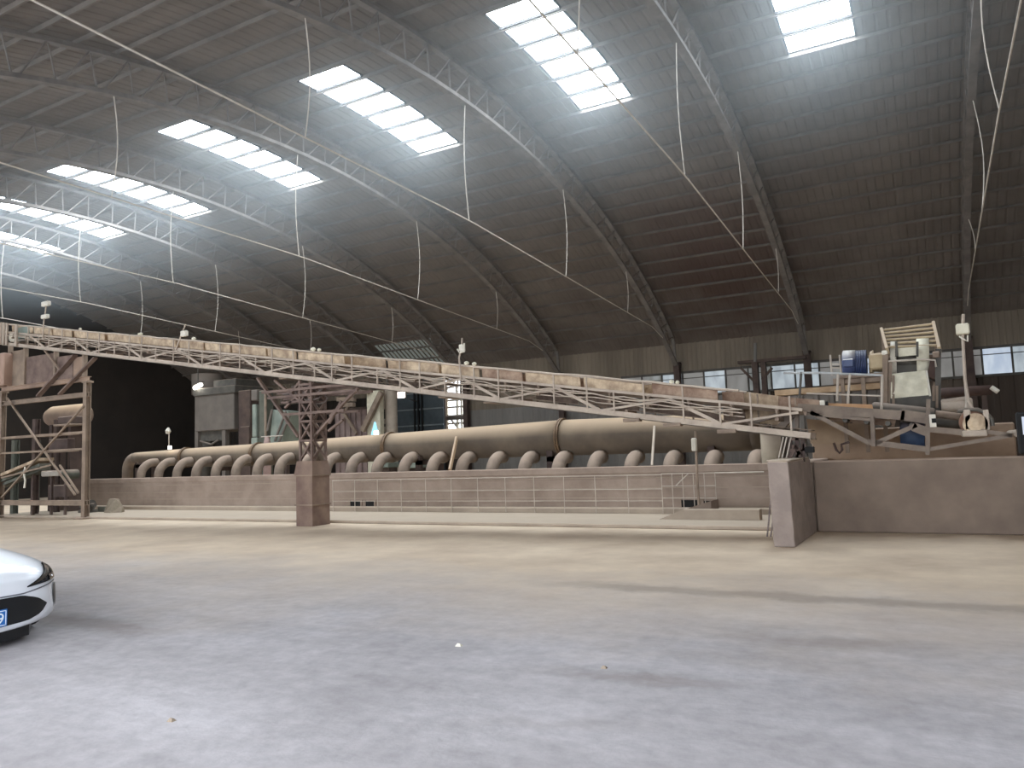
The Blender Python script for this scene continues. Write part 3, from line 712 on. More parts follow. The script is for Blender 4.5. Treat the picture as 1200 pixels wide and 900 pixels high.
# inner steel of the tower
inn = thing('screen_stand', 'dark inner steel stand with braced legs inside the left tower', 'stand', (-24.6, 15.0, 0))
for px, z1, m in ((45, 3.2, M_tdark), (21, 2.55, M_tgreen)):
    x = at(px, 560, Y=14.6).x
    for y in (14.5, 15.2):
        s = MB(); s.ibeam((x, y, 0), (x, y, z1), .17, .18, .03, (0, 1, 0)); s.build('post', m, inn)
for z in (2.58, 2.05): MB().cbox((-25.6, 14.4, z), (at(93, 525, Y=14.5).x, 14.5, z + .07), .01).build('ledge_beam', M_tower, inn)
MB().cbox((-25.4, 14.55, 2.14), (at(88, 525, Y=14.8).x, 14.8, 2.5), .02).build('screen_box', M_tdark, inn)
MB().cbox((-24.9, 14.4, 2.9), (-23.95, 14.9, 2.96), .01).build('shelf', M_tower, inn); MB().cbox((-24.75, 14.45, 2.97), (-24.0, 14.85, 3.2), .02).build('motor_box', M_tdark, inn)
MB().cbox((-25.3, 14.5, .62), (at(88, 570, Y=14.8).x, 14.8, 1.0), .02).build('low_panel', M_tdark, inn)
# drum inside the tower
s = MB(); dc = at(80, 484, Y=15.7); x_ = dc.x
s.tube([(x_ - 1.15, 15.7, dc.z - .1), (x_ - 1.0, 15.7, dc.z - .1), (x_ - .75, 15.7, dc.z - .1), (x_ + .85, 15.7, dc.z - .1), (x_ + 1.1, 15.7, dc.z - .1)], 1, 24, radii=[.15, .30, .38, .38, .22])
dr = thing('round_drum', 'round dust-topped drum lying high inside the left tower', 'drum', (x_, 15.7, 2.6))
s.build('shell', mat('drum', (110, 92, 78), (136, 114, 96), 2, .85, dust=1.0, dustcol=(190, 160, 126)), dr, True)
for e in (-.6, .5):
    s = MB(); s.box((x_ + e - .08, 15.45, 0), (x_ + e + .08, 15.95, dc.z - .4)); s.build('cradle', M_tdark, dr)
# small inclined conveyor in the tower
sc_ = thing('inclined_screen', 'short green-grey inclined feeder chute low inside the left tower', 'chute', (-25, 14.2, .8))
a, b_ = at(-14, 566, Y=14.15), at(54, 538, Y=14.15)
for dz, m, wd in ((0, M_board, .5), (-.18, M_tgreen, .42), (-.3, M_tgreen, .3)):
    MB().beam(a + Vector((0, 0, dz)), b_ + Vector((0, 0, dz)), wd, .09).build('deck_layer', m, sc_)
for t in (.2, .8):
    p = lerp(a, b_, t); MB().beam((p.x, 14.15, 0), (p.x, 14.15, p.z - .3), .08, .08).build('leg', M_tdark, sc_)
p = at(37, 556, Y=14.05)
tag(MB().tube([(p.x, 13.85, p.z + .25), (p.x - .05, 13.84, p.z + .05), (p.x + .02, 13.85, p.z - .2), (p.x - .02, 13.85, p.z - .42)], .03, 8).build('white_hose', M_white), 'short white hose hanging inside the left tower', 'hose')
vf = thing('vibrating_feeder', 'grey feeder tray with round motor inside the left tower near its right post', 'feeder', (-22.9, 14.3, .9))
a = at(66, 552, Y=14.2)
MB().cbox((a.x - .5, 14.0, a.z - .16), (a.x + .45, 14.6, a.z + .02), .03).build('tray', mat('tray', (130, 122, 112), (152, 144, 132), 3, .8, dust=.7), vf)
p = at(79, 556, Y=14.0); MB().tube([(p.x, 13.9, p.z), (p.x, 14.3, p.z)], .15, 16).build('motor', M_tgreen, vf, True)
for x in (a.x - .4, a.x + .35): MB().beam((x, 14.3, 0), (x, 14.3, a.z - .16), .07, .07).build('leg', M_tdark, vf)

# boulder and scrap beside the tower
bm = MB(); c = at(135, 599, Z=.08); c.y = 15.3; c.x = at(135, 592, Y=15.3).x
tag(MB().add([(c.x - .28, 15.1, .08), (c.x + .12, 15.05, .08), (c.x + .32, 15.3, .08), (c.x + .05, 15.6, .08), (c.x - .3, 15.5, .08), (c.x - .17, 15.2, .52), (c.x + .14, 15.22, .5), (c.x + .26, 15.38, .3), (c.x - .1, 15.5, .5)],
    [(4, 3, 2, 1, 0), (0, 1, 6, 5), (1, 2, 7, 6), (2, 3, 7), (3, 8, 6, 7), (3, 4, 8), (4, 0, 5, 8), (5, 6, 8)]).build('stone_slab', M_stone), 'angular grey stone block leaning at the left end of the low wall', 'stone')
p = at(104, 588, Y=15.2); s = MB(); s.tube([(p.x - .25, 15.2, .32), (p.x + .15, 15.2, .32)], .17, 16); s.tube([(p.x + .15, 15.2, .32), (p.x + .35, 15.2, .32)], .06, 10); s.box((p.x - .25, 15.0, .075), (p.x + .2, 15.4, .17))
tag(s.build('scrap_motor', M_gdark), 'dusty motor lying on the ground beside the right tower post', 'motor')
p = at(122, 590, Y=15.6); tag(MB().cbox((p.x - .12, 15.45, .075), (p.x + .25, 15.8, .26), .02).build('scrap_box', M_tgreen), 'low dark box on the slab between the motor and the grey stone', 'box')

# ------------------------------------------------------------------ lamp and box poles on the conveyor
def pole(pts, boxes, label, name='box_pole', r=.02, Y=13.15):
    w_ = [at(x, y, Y=Y) for x, y in pts]; t = thing(name, label, 'pole', w_[0], 'poles with boxes on the conveyor')
    MB().tube(w_, r, 8).build('pole_tube', M_conv, t)
    for (bx, by, ww, hh) in boxes:
        a, c = at(bx - ww / 2, by + hh / 2, Y=Y), at(bx + ww / 2, by - hh / 2, Y=Y)
        MB().cbox((a.x, Y - .05, a.z), (c.x, Y + .05, c.z), .012).build('box', M_white, t)
    return t
t = pole([(50, 398), (51, 380), (55, 352)], [(54, 356, 8, 7), (53, 371, 7, 6)], 'thin pole with two small pale boxes near the high conveyor end')
t = pole([(206, 410), (211, 396), (217.5, 380)], [(216, 391, 6, 7.5)], 'thin leaning pole with one pale box on the conveyor left of the trestle')
t = pole([(540, 446), (539, 432), (538, 420), (541, 405), (541.5, 396)], [(541.5, 408, 5, 9)], 'bent thin pole with a hanging pale lamp at the conveyor middle')
p = at(541, 412, Y=13.15); s = MB(); s.tube([(p.x - .07, 13.1, p.z + .05), (p.x, 13.08, p.z - .03), (p.x + .1, 13.08, p.z - .02), (p.x + .1, 13.1, p.z + .16)], .02, 6); s.build('cable_loop', M_white, t)

# ================================================================== FEEDER FRAME AND HEAD MACHINE ON THE RIGHT
def bars(par, lst, Y, m, w2=.06):
    for nm, p, q, wd, ht in lst:
        MB().beam(at(*p, Y=Y), at(*q, Y=Y), w2, ht).build(nm, m, par)
ff = thing('feeder_conveyor', 'steel frame of the short feeder conveyor above the feed pit at right', 'conveyor frame', (0, 14.3, 1.2))
for Y, m in ((13.75, M_feed), (14.95, M_convd)):
    bars(ff, [('top_beam', (935, 478), (1060, 487), .06, .15), ('top_beam', (1056, 486), (1090, 491), .06, .17), ('mid_beam', (938, 484), (1020, 492), .06, .05),
              ('diagonal', (950, 483), (1018, 519), .06, .07), ('post', (1022, 487), (1024, 523), .1, .14), ('diagonal', (1025, 520), (1074, 498), .06, .07),
              ('bottom_beam', (1018, 518), (1090, 527), .06, .09), ('end_post', (1088, 468), (1087, 533), .06, .09), ('gusset', (1070, 500), (1088, 507), .04, .14),
              ('tail_beam', (1090, 503), (1130, 507), .06, .09), ('tail_beam', (1086, 527), (1186, 510), .06, .06), ('tail_beam', (1150, 505), (1186, 510), .06, .06),
              ('start_post', (934, 476), (934, 512), .06, .1), ('diagonal', (932, 479), (868, 500), .05, .07), ('brace', (930, 484), (908, 508), .06, .12)], Y, m)
a = at(1189, 508, Y=14.3); MB().tube([(a.x, 13.65, a.z), (a.x, 15.05, a.z)], .06, 12).build('tail_roller', M_conv, ff, True)
o = MB(); p, q = at(955, 484, Y=14.3), at(1085, 494, Y=14.3); o.prism([(p.x, 13.9, p.z), (q.x, 13.9, q.z), (q.x, 13.9, q.z + .02), (p.x, 13.9, p.z + .02)], (0, .9, 0)); o.build('belt', M_belt, ff)
for px in (965, 990, 1015, 1040, 1068):
    p = at(px, 486 + (px - 965) * .08, Y=13.8); MB().tube([(p.x, 13.8, p.z - .06), (p.x, 14.9, p.z - .06)], .04, 10).build('roller', M_gdark, ff)
# side boards beside the feeder belt
def board(name, pts, Y, m, par, t=.04):
    MB().prism([at(x, y, Y=Y) for x, y in pts], (0, t, 0)).build(name, m, par)
fb = thing('feeder_skirt', 'row of rust-red and tan dusty skirt boards between conveyor and head machine', 'boards', (-1, 14.2, 1.9))
board('board', [(858, 457), (912, 464), (912, 480), (858, 472)], 14.1, M_board, fb)
board('board', [(910, 464), (961, 469), (961, 478), (910, 480)], 14.12, M_boardr, fb)
board('board', [(958, 472), (1022, 474), (1024, 484), (958, 481)], 14.16, mat('orange_tan', (176, 136, 98), (196, 156, 116), 2, .9), fb)
board('board', [(870, 474), (935, 479), (925, 500), (872, 494)], 13.95, M_board, fb)
board('board', [(965, 486), (1050, 492), (1048, 500), (966, 492)], 14.2, M_boardr, fb)
board('board', [(945, 491), (1020, 497), (1022, 521), (950, 520)], 15.6, mat('tan_plate2', (150, 128, 104), (176, 152, 124), 1.5, .9), fb)
p = at(964, 474, Y=14.0); c_ = thing('small_white_camera', 'small white box with dark side on the skirt boards', 'box', p)
MB().cbox((p.x - .04, 13.95, p.z - .09), (p.x + .04, 14.05, p.z + .07), .01).build('body', M_white, c_); MB().cbox((p.x + .045, 13.96, p.z - .1), (p.x + .09, 14.04, p.z + .05), .01).build('dark_cover', M_black, c_)
# hand rail of the feeder
hr = thing('feeder_handrail', 'thin grey handrail from a dark post along the feeder to the machine', 'railing', at(985, 475, Y=14.4))
MB().tube([at(918, 437, Y=14.4), at(960, 437, Y=14.4), at(1034, 440, Y=14.4)], .02, 8).build('rail', mat('rail_grey', (150, 150, 148), (176, 176, 172), 3, .6), hr)
for p, q in (((939, 436), (936, 477)), ((996, 438), (993, 481)), ((982, 438), (981, 470)), ((1034, 439), (1033, 484))): MB().tube([at(*p, Y=14.4), at(*q, Y=14.4)], .022, 8).build('post', M_gdark if p[0] == 939 else M_rail, hr)
MB().tube([at(945, 461, Y=14.4), at(1034, 464, Y=14.4)], .014, 8).build('rail', M_rail, hr)
for px in (974, 985):
    MB().tube([at(px - 1, 416, Y=15.6), at(px + 1, 440, Y=15.6)], .02, 6).build('upright', M_rail, hr)
for py in (427, 431): MB().tube([at(975, py, Y=15.6), at(986, py, Y=15.6)], .016, 6).build('rung', M_rail, hr)
tl = thing('timber_plank', 'long tan timber plank lying on a corrugated panel behind the feeder', 'plank', at(980, 456, Y=17.5))
MB().beam(at(909, 461, Y=17.5), at(1036, 452, Y=17.5), .25, .12).build('plank', M_timber, tl)
p, q = at(925, 475, Y=17.55), at(1036, 463, Y=17.55); corr(p.x, q.x, 0, p.z + .28, 17.6, .3, .05).build('panel', M_wallgrey, tl)
# support bracket and drum column behind the block
st = thing('steel_bracket', 'small dark lattice bracket stand on top of the concrete block', 'bracket', (-1.95, 13.3, 1.27))
for px in (926, 934, 941): MB().beam(at(px, 541, Y=13.3), at(px, 513, Y=13.3), .06, .05).build('post', M_tdark, st)
for p, q in (((926, 515), (943, 513)), ((926, 536), (934, 522)), ((934, 536), (943, 520)), ((926, 528), (943, 526)), ((928, 522), (940, 534))): MB().beam(at(*p, Y=13.3), at(*q, Y=13.3), .05, .05).build('brace', M_lat, st)
for px in (915, 919, 924): tag(MB().tube([at(px - 3, 539, Y=13.1), at(px + 3, 512, Y=13.1)], .012, 6).build('thin_rod', M_rail), 'thin pale rod leaning behind the concrete block top', 'rod', 'rods leaning behind the block')
p = at(949, 527, Y=13.3); MB().cbox((p.x - .07, 13.24, p.z - .05), (p.x + .07, 13.36, p.z + .05), .01).build('black_motor_box', M_black, st)
p = at(905, 545, Y=17.06); cc = thing('round_column', 'pale round concrete column behind the concrete block under the conveyor', 'column', (p.x, 17.06, 0))
zt_ = at(903, 506, Y=17.06).z
MB().tube([(p.x, 17.06, 0), (p.x, 17.06, 1.15), (p.x, 17.06, zt_)], .21, 28).build('shaft', mat('col', (142, 130, 112), (164, 152, 132), 2, .9, dust=.5), cc, True)
MB().tube([(p.x, 17.06, zt_), (p.x, 17.06, zt_ + .03)], .225, 28).build('rim', M_conc, cc)
for k, px in enumerate((903, 907)):
    tag(MB().tube([at(px - 4, 629, Y=11.9), at(px - 2 + k, 610, Y=11.95), at(px - 1, 596, Y=12.0), at(px + .5, 585, Y=12.0)], .014, 6).build('hanging_hose', M_wire), 'dark thin hose hanging down the edge of the concrete block', 'hose', 'hoses at the block edge')
p = at(984, 522, Y=13.9)
tag(MB().tube([at(977, 519, Y=13.85), at(980, 527, Y=13.85), at(984, 531, Y=13.85), at(987, 527, Y=13.85), at(986, 521, Y=13.85), at(995, 518, Y=13.9)], .02, 8).build('iron_hook', M_rust), 'rusty iron hook lying against the pit back wall', 'hook')

# head pulley machine
HY = 15.3
hm = thing('head_pulley_machine', 'tall caged belt head machine with big pulley and white apron sheet', 'machine', at(1070, 485, Y=HY))
HB = HY + 1.0
def hpost(px, y0, y1, Y, m=M_gdark, wd=.09): return MB().beam(at(px, y0, Y=Y), at(px + .5, y1, Y=Y), wd, wd).build('post', m, hm)
hpost(1037, 488, 412, HY, M_tower); hpost(1099, 486, 409, HY, M_gdark); hpost(1041, 486, 412, HB, M_convd); hpost(1096, 470, 412, HB, M_convd); hpost(1043, 486, 425, HY, M_tower, .05)
MB().cbox(at(1033.5, 416.5, Y=HY) - Vector((0, .1, 0)), at(1040, 411, Y=HY) + Vector((0, .1, 0)), .015).build('bearing_cap', M_white, hm)
MB().cbox(at(1093, 420, Y=HY) - Vector((0, .1, 0)), at(1101, 412, Y=HY) + Vector((0, .1, 0)), .015).build('bearing_cap', M_tower, hm)
# pulley: axle across the machine
pc0, pc1 = at(1040, 421, Y=HY + .45), at(1096, 419, Y=HY + .45)
def along(t): return lerp(pc0, pc1, t)
MB().tube([along(.02), along(.98)], .055, 14).build('shaft', M_tower, hm, True)
s = MB(); s.tube([along(.08), along(.20)], .33, 32); s.build('pulley_disc', M_white, hm, True)
s = MB(); s.tube([along(.62), along(.88)], .36, 32); s.build('pulley_disc', M_cream, hm, True)
s = MB(); s.tube([along(.2), along(.62)], .2, 28); s.build('pulley_core', M_gdark, hm, True)
s = MB(); a = at(1052, 417.5, Y=HY); c = at(1074, 407, Y=HY); s.prism([at(1052, 408, Y=HY), at(1074, 406.5, Y=HY), at(1075, 416, Y=HY), at(1053, 418, Y=HY)], (0, .25, .02)); s.build('dust_cover', M_cream, hm)
for px in (1050.5, 1075): MB().beam(at(px, 418, Y=HY - .05), at(px, 400.5, Y=HY - .05), .04, .04).build('scraper_arm', M_gdark, hm)
# cage guard
gp = [at(1040, 411, Y=HY), at(1033.5, 387, Y=HB), at(1094, 379.5, Y=HB), at(1101, 410, Y=HY)]
for a, c in ((gp[0], gp[1]), (gp[3], gp[2])): MB().beam(a, c, .05, .12, (0, 1, 0)).build('cage_side', M_yellow, hm)
for k in range(6):
    t = k / 5; MB().tube([lerp(gp[0], gp[1], t * .83 + .17), lerp(gp[3], gp[2], t * .83 + .17)], .022, 8).build('cage_bar', M_yellow, hm)
for a in (gp[1], gp[2]):
    MB().beam(a, Vector((a.x, HB, at(1060, 430, Y=HB).z)), .04, .04).build('cage_post', M_convd, hm)
MB().tube([at(1041, 423.5, Y=HY - .08), at(1080, 421, Y=HY - .08), at(1096, 422, Y=HY - .08), at(1097, 430, Y=HY - .08)], .018, 8).build('front_bar', M_rail, hm)
# dark belt drop, apron sheet, chute
s = MB(); s.prism([at(1050, 424, Y=HY + .3), at(1086, 421, Y=HY + .3), at(1087, 436, Y=HY + .3), at(1048, 440, Y=HY + .3)], (0, .04, 0)); s.build('belt_drop', M_gdark, hm)
g0 = [at(1044, 438, Y=HY + .05), at(1084, 434, Y=HY + .05), at(1089, 463, Y=HY - .1), at(1044, 467, Y=HY - .1)]
s = MB(); vs = []; n = 10
for j in range(n + 1):
    for i in range(n + 1):
        p = lerp(lerp(g0[0], g0[1], i / n), lerp(g0[3], g0[2], i / n), j / n); vs.append(p + Vector((0, .025 * sin(i * 1.1 + j * .5) - .05 * sin(pi * j / n), 0)))
N1 = len(vs); vs += [v + Vector((0, .015, 0)) for v in vs]
fs = [(j * (n + 1) + i, j * (n + 1) + i + 1, (j + 1) * (n + 1) + i + 1, (j + 1) * (n + 1) + i) for j in range(n) for i in range(n)]
fs += [tuple(N1 + k for k in reversed(f)) for f in fs]
s.add(vs, fs); s.build('apron_sheet', M_cream, hm, True)
MB().beam(at(1085.5, 434, Y=HY - .02), at(1090, 464, Y=HY - .14), .03, .03).build('apron_edge', M_white, hm)
s = MB(); q = [at(1043, 467, Y=HY - .05), at(1102, 462.5, Y=HY - .05), at(1102, 478, Y=HY - .05), at(1044, 480, Y=HY - .05)]; s.prism(q, (0, .8, 0)); s.build('chute', M_gdark, hm)
s = MB(); q = [at(1090, 422, Y=HY + .05), at(1098, 421, Y=HY + .05), at(1097, 446, Y=HY + .05), at(1086, 440, Y=HY + .05)]; s.prism(q, (0, .5, 0)); s.build('side_guard', M_rust, hm)
for px, y0, y1 in ((1047, 440, 482), (1094, 452, 470), (1098, 452, 478)): MB().beam(at(px, y0, Y=HY - .1), at(px, y1, Y=HY - .1), .04, .04).build('strut', M_tower, hm)
# motor and gearbox on the left side
mo = thing('drive_motor', 'blue electric motor with dust-white top beside the head pulley', 'motor', at(1000, 437, Y=HY + .3))
a, c = at(988, 427.5, Y=HY + .4), at(1019, 426, Y=HY + .4)
r = .27
s = MB(); s.tube([lerp(a, c, t) for t in (0, .03, .5)], r, 28, radii=[r * .9, r, r]); s.build('motor_body', M_blue, mo, True)
s = MB()
for k in range(8): s.tube([lerp(a, c, .52 + k * .05), lerp(a, c, .545 + k * .05)], r * .97, 28)
s.build('cooling_fins', mat('blue_fin', (40, 54, 92), (56, 72, 116), 5, .5, dust=.5, dustcol=(150, 150, 156)), mo)
p = lerp(a, c, .25); MB().cbox(p + Vector((-.1, -.32, -.08)), p + Vector((.1, -.22, .08)), .02).build('terminal_box', M_blue, mo)
MB().box(p + Vector((-.3, -.15, -r - .1)), p + Vector((.8, .2, -r + .01))).build('motor_foot', M_convd, mo)
gb = thing('gearbox', 'tan gearbox between the blue motor and the machine post', 'gearbox', at(1028, 434, Y=HY + .4))
s = MB(); s.tube([at(1019, 425, Y=HY + .4), at(1023, 425, Y=HY + .4), at(1024, 425, Y=HY + .4), at(1032, 424.5, Y=HY + .4), at(1035, 424, Y=HY + .4)], 1, 20, radii=[.2, .24, .17, .19, .14]); s.build('housing', M_yellow, gb, True)
p = at(1029, 424, Y=HY + .4); MB().cbox(p + Vector((-.14, -.26, -.16)), p + Vector((.14, -.05, .14)), .03).build('side_case', M_yellow, gb)
mb_ = thing('motor_platform', 'steel platform holding the blue motor', 'platform', at(1010, 455, Y=HY + .4))
p, q = at(985, 441, Y=HY + .3), at(1037, 440, Y=HY + .3); MB().box((p.x, HY + .1, p.z - .06), (q.x, HY + .8, p.z)).build('deck', M_convd, mb_)
for px in (988, 1012, 1034):
    x = at(px, 450, Y=HY + .3).x; MB().beam((x, HY + .2, p.z - .06), (x, HY + .2, 1.3), .07, .07).build('leg', M_convd, mb_)
# rollers and pipes below the chute
def roll(name, p, q, r, Y, m, lab, cat): return tag(MB().tube([at(*p, Y=Y), lerp(at(*p, Y=Y), at(*q, Y=Y), .04), lerp(at(*p, Y=Y), at(*q, Y=Y), .96), at(*q, Y=Y)], r, 18, radii=[r * .8, r, r, r * .8]).build(name, m, None, True), lab, cat)
roll('return_roller', (1022, 478), (1096, 486), .11, 14.55, M_gdark, 'long dark roller under the machine chute', 'roller')
roll('dark_screw_tube', (1090, 484), (1130, 489), .06, 14.6, M_convd, 'thin dusty tube running from the chute to the tail bracket', 'tube')
roll('dark_trough', (1092, 493), (1130, 496), .1, 14.7, M_gdark, 'dark trough under the thin dusty tube', 'trough')
roll('tan_roller', (1103, 476), (1140, 474), .12, 15.2, M_conv, 'tan dusty roller beside the leaning light pole base', 'roller')
rp = thing('rusty_pipe', 'dark rusty pipe with a white end on two props behind the light pole', 'pipe', at(1130, 459, Y=19))
a, c = at(1100, 461, Y=19), at(1162, 457, Y=19); MB().tube([a, lerp(a, c, .5), c], .11, 18).build('tube', M_rust, rp, True)
for t in (.15, .85): p = lerp(a, c, t); MB().box((p.x - .05, 18.95, 0), (p.x + .05, 19.05, p.z - .1)).build('prop', M_tdark, rp)
p = at(1163, 457, Y=18.9); MB().tube([p + Vector((-.02, 0, .06)), p + Vector((.1, -.02, -.05))], .05, 10).build('white_end', M_white, rp)  # small white cylinder at the pipe end
tag(MB().beam(at(1104, 470, Y=15.1), at(1134, 466, Y=15.1), .05, .05).build('thin_bar', M_conv), 'thin pale bar above the tan roller', 'bar')
roll('blue_drum', (1055, 511), (1084, 511), .23, 14.35, M_bluedk, 'dark blue drum hanging inside the feeder frame', 'drum')
p = at(1093.5, 493, Y=13.7); sg = thing('warning_tag', 'small white tag with a black mark on the frame end post', 'tag', p)
MB().box((p.x - .05, 13.68, p.z - .1), (p.x + .04, 13.70, p.z + .1)).build('plate', M_white, sg); MB().box((p.x - .02, 13.668, p.z - .035), (p.x + .04, 13.68, p.z + .035)).build('mark', M_black, sg)
# tail bracket with motor
tb = thing('tail_bracket', 'tan tail bracket with round motor between two upright plates and hoop guard', 'bracket', at(1142, 512, Y=13.9))
MB().cbox(at(1128, 512, Y=13.7), at(1157, 503.5, Y=13.7) + Vector((0, .5, 0)), .015).build('base_box', M_conv, tb)
for a, c in ((1131, 1137), (1154, 1158.5)): MB().cbox(at(a, 504, Y=13.75), at(c, 480, Y=13.75) + Vector((0, .35, 0)), .012).build('upright_plate', M_conv, tb)
p = at(1143, 497, Y=13.75); s = MB(); s.tube([p, p + Vector((0, .12, 0))], .17, 26); s.tube([p - Vector((0, .03, 0)), p], .11, 20); s.tube([p - Vector((0, .05, 0)), p], .05, 12); s.build('motor_face', M_board, tb, True)
s = MB(); s.tube([p + Vector((0, .12, .03)), p + Vector((0, .45, .03))], .21, 26); s.build('motor_body', mat('brown_motor', (112, 80, 62), (136, 102, 80), 4, .7), tb, True)
MB().tube([at(1122, 482, Y=13.8), at(1132, 480, Y=13.8), at(1146, 480, Y=13.8), at(1156, 484, Y=13.8), at(1162, 491, Y=13.8), at(1163.5, 499, Y=13.8)], .03, 8).build('hoop_guard', M_gdark, tb)
# light pole with box at the right
lp = thing('light_pole', 'bent pale pole with a cream box standing right of the caged machine', 'pole', at(1138, 478, Y=14.2))
MB().tube([at(1140, 480, Y=14.2), at(1135, 470, Y=14.2), at(1131, 445, Y=14.2), at(1129, 410, Y=14.2), at(1128, 390, Y=14.2), at(1129, 368, Y=14.2)], .024, 10).build('pole_tube', M_conv, lp)
MB().tube([at(1132, 480, Y=14.25), at(1133, 470, Y=14.25), at(1131, 446, Y=14.25)], .02, 8).build('side_wire', M_rail, lp)
MB().cbox(at(1121, 392, Y=14.1), at(1135, 380, Y=14.3), .02).build('box', M_cream, lp)
MB().tube([at(1124, 394, Y=14.1), at(1130, 398, Y=14.1), at(1134, 400, Y=14.1), at(1134, 393, Y=14.1)], .014, 6).build('wire_loop', M_white, lp)
# control panel at the right edge
cp = thing('control_panel', 'dark-framed control panel with pale screen on a stand at the right edge', 'panel', at(1203, 560, Y=13.3))
a, c = at(1193.5, 512, Y=13.3), at(1193.5, 483, Y=13.3); xx = a.x
MB().cbox((xx, 13.3, a.z - .25), (xx + .7, 13.5, c.z), .02).build('case', M_black, cp)
MB().box((xx + .06, 13.285, a.z + .03), (xx + .64, 13.3, c.z - .07)).build('screen', emit('pale_screen', (206, 216, 232), .4), cp)
MB().box((xx + .3, 13.36, 0), (xx + .4, 13.46, a.z - .25)).build('stand', M_black, cp); MB().cbox((xx + .1, 13.2, 0), (xx + .6, 13.6, .04), .01).build('foot', M_black, cp)

# rods and sticks at the duct
t = thing('gauge_pole', 'upright dark pole with a small pale clamp in front of the duct right end', 'pole', at(818, 600, Y=16.2))
p = at(819.5, 599, Y=16.2); p.z = .075; MB().tube([p, at(817, 560, Y=16.2), at(815, 505, Y=16.2)], .028, 8).build('pole_tube', M_convd, t)
p = at(813.5, 521, Y=16.15); MB().cbox(p + Vector((-.05, -.06, -.14)), p + Vector((.06, .03, .14)), .02).build('clamp', M_white, t)
tag(MB().beam(at(764, 546, Y=16.7), at(767, 500, Y=17.6), .05, .07).build('leaning_stick', M_conv), 'pale upright stick leaning on the duct above the low wall', 'stick')
tag(MB().beam(at(527, 552, Y=16.72), at(535, 514, Y=17.7), .05, .16).build('leaning_plank', M_timber), 'tan plank leaning from the low wall against the duct middle', 'plank')
p = at(198, 527, Y=18.2); t = thing('duct_lamp', 'small white work lamp on a thin stem standing on the thin end of the duct', 'lamp', p)
MB().tube([at(198, 532, Y=18.2), at(198, 508, Y=18.2)], .02, 6).build('stem', M_rail, t)
q = at(197, 505, Y=18.2); s = MB(); s.tube([q + Vector((-.03, 0, -.1)), q, q + Vector((.02, 0, .12))], 1, 10, radii=[.07, .1, .03]); s.build('lamp_head', M_white, t)
q = at(199, 524.5, Y=17.9); MB().tube([q + Vector((0, 0, -.06)), q + Vector((0, 0, .06))], .06, 10).build('bulb', emit('work_bulb', (255, 250, 240), 3.0), t)

# ================================================================== BACKGROUND BETWEEN DUCT AND CONVEYOR
def slab(name, p, q, Y, dep, m, par=None, c=.03): 
    a, b_ = at(*p, Y=Y), at(*q, Y=Y); return MB().cbox((a.x, Y, b_.z), (b_.x, Y + dep, a.z), c).build(name, m, par)
bn = thing('sheet_bin', 'grey-brown square sheet metal bin on legs in the dark bay', 'bin', at(255, 530, Y=26))
slab('bin_body', (228, 459), (274, 503), 26, 2.2, M_box, bn); slab('bin_rim', (226, 456), (275, 460), 25.9, 2.5, M_gdark, bn)
slab('hopper_hood', (250, 446), (276, 457), 26.4, 1.6, M_gdark, bn)
for px in (231, 263): 
    x = at(px, 520, Y=26.1).x; MB().box((x - .12, 26.05, 0), (x + .12, 26.3, at(px, 503, Y=26.1).z)).build('leg', M_box, bn)
    MB().box((x - .12, 27.9, 0), (x + .12, 28.1, at(px, 503, Y=26.1).z)).build('leg', M_box, bn)
slab('cross_panel', (234, 504), (265, 516), 26.2, .1, M_gdark, bn)
s = MB(); p = at(238, 519, Y=26.1); s.tube([(p.x - .2, 26.1, p.z + .1), (p.x + .6, 26.1, p.z - .1), (p.x + 1.1, 26.1, p.z + .1)], .05, 6); s.build('bent_bar', M_box, bn)
nb = thing('rust_cabinet', 'dark rust-brown cabinet right of the grey sheet bin', 'cabinet', at(288, 530, Y=26.5)); slab('body', (279, 458), (293, 529), 25.9, 1.0, M_tdark, nb); slab('door', (281, 500), (292, 528), 25.85, .05, M_tdark, nb); p = at(279, 529, Y=25.9); q = at(293, 529, Y=25.9); MB().box((p.x + .1, 26, 0), (q.x - .1, 26.8, p.z + .05)).build('plinth', M_tdark, nb)
cp_ = thing('cyclone_duct', 'grey vertical duct with hood above the sheet bin', 'duct', at(240, 450, Y=28)); p = at(243, 452, Y=28)
MB().tube([(p.x, 28, p.z - .5), (p.x, 28, p.z + .6)], .8, 20).build('hood', M_box, cp_, True); MB().tube([(p.x, 28, 0), (p.x, 28, p.z - .5)], .3, 16).build('stem', M_gdark, cp_, True)
gp_ = thing('green_elevator', 'grey-green vertical elevator casing beside thin pipe left of the trestle', 'elevator', at(300, 525, Y=24))
o = slab('casing', (303, 458), (311, 528), 24, .5, M_tgreen, gp_); q = at(303, 528, Y=24); p = at(311, 528, Y=24); MB().box((q.x + .03, 24.02, 0), (p.x - .03, 24.48, q.z)).build('casing_foot', M_tgreen, gp_); slab('window_strip', (295, 474), (300, 512), 24.2, .2, M_green, gp_); slab('elbow_box', (294, 457), (301, 469), 24.1, .4, M_box, gp_)
MB().tube([at(311.5, 522, Y=23.9), at(311, 460, Y=23.9)], .06, 10).build('thin_pipe', M_convd, gp_)
slab('foot_casing', (294, 513), (301, 526), 24.2, .3, M_green, gp_)
gt = thing('slanted_tank', 'pale green slanted tank behind the lattice trestle', 'tank', at(325, 520, Y=23))
s = MB(); q = [at(316, 520, Y=23), at(330, 520, Y=23), at(338, 482, Y=23), at(320, 480, Y=23)]; s.prism(q, (0, .9, 0)); s.build('tank_body', M_green, gt)
for k in (0, 1): MB().box((q[k].x - .05 + .1 * (1 - 2 * k), 23.3, 0), (q[k].x + .05 + .1 * (1 - 2 * k), 23.5, q[k].z + .05)).build('leg', M_tdark, gt)
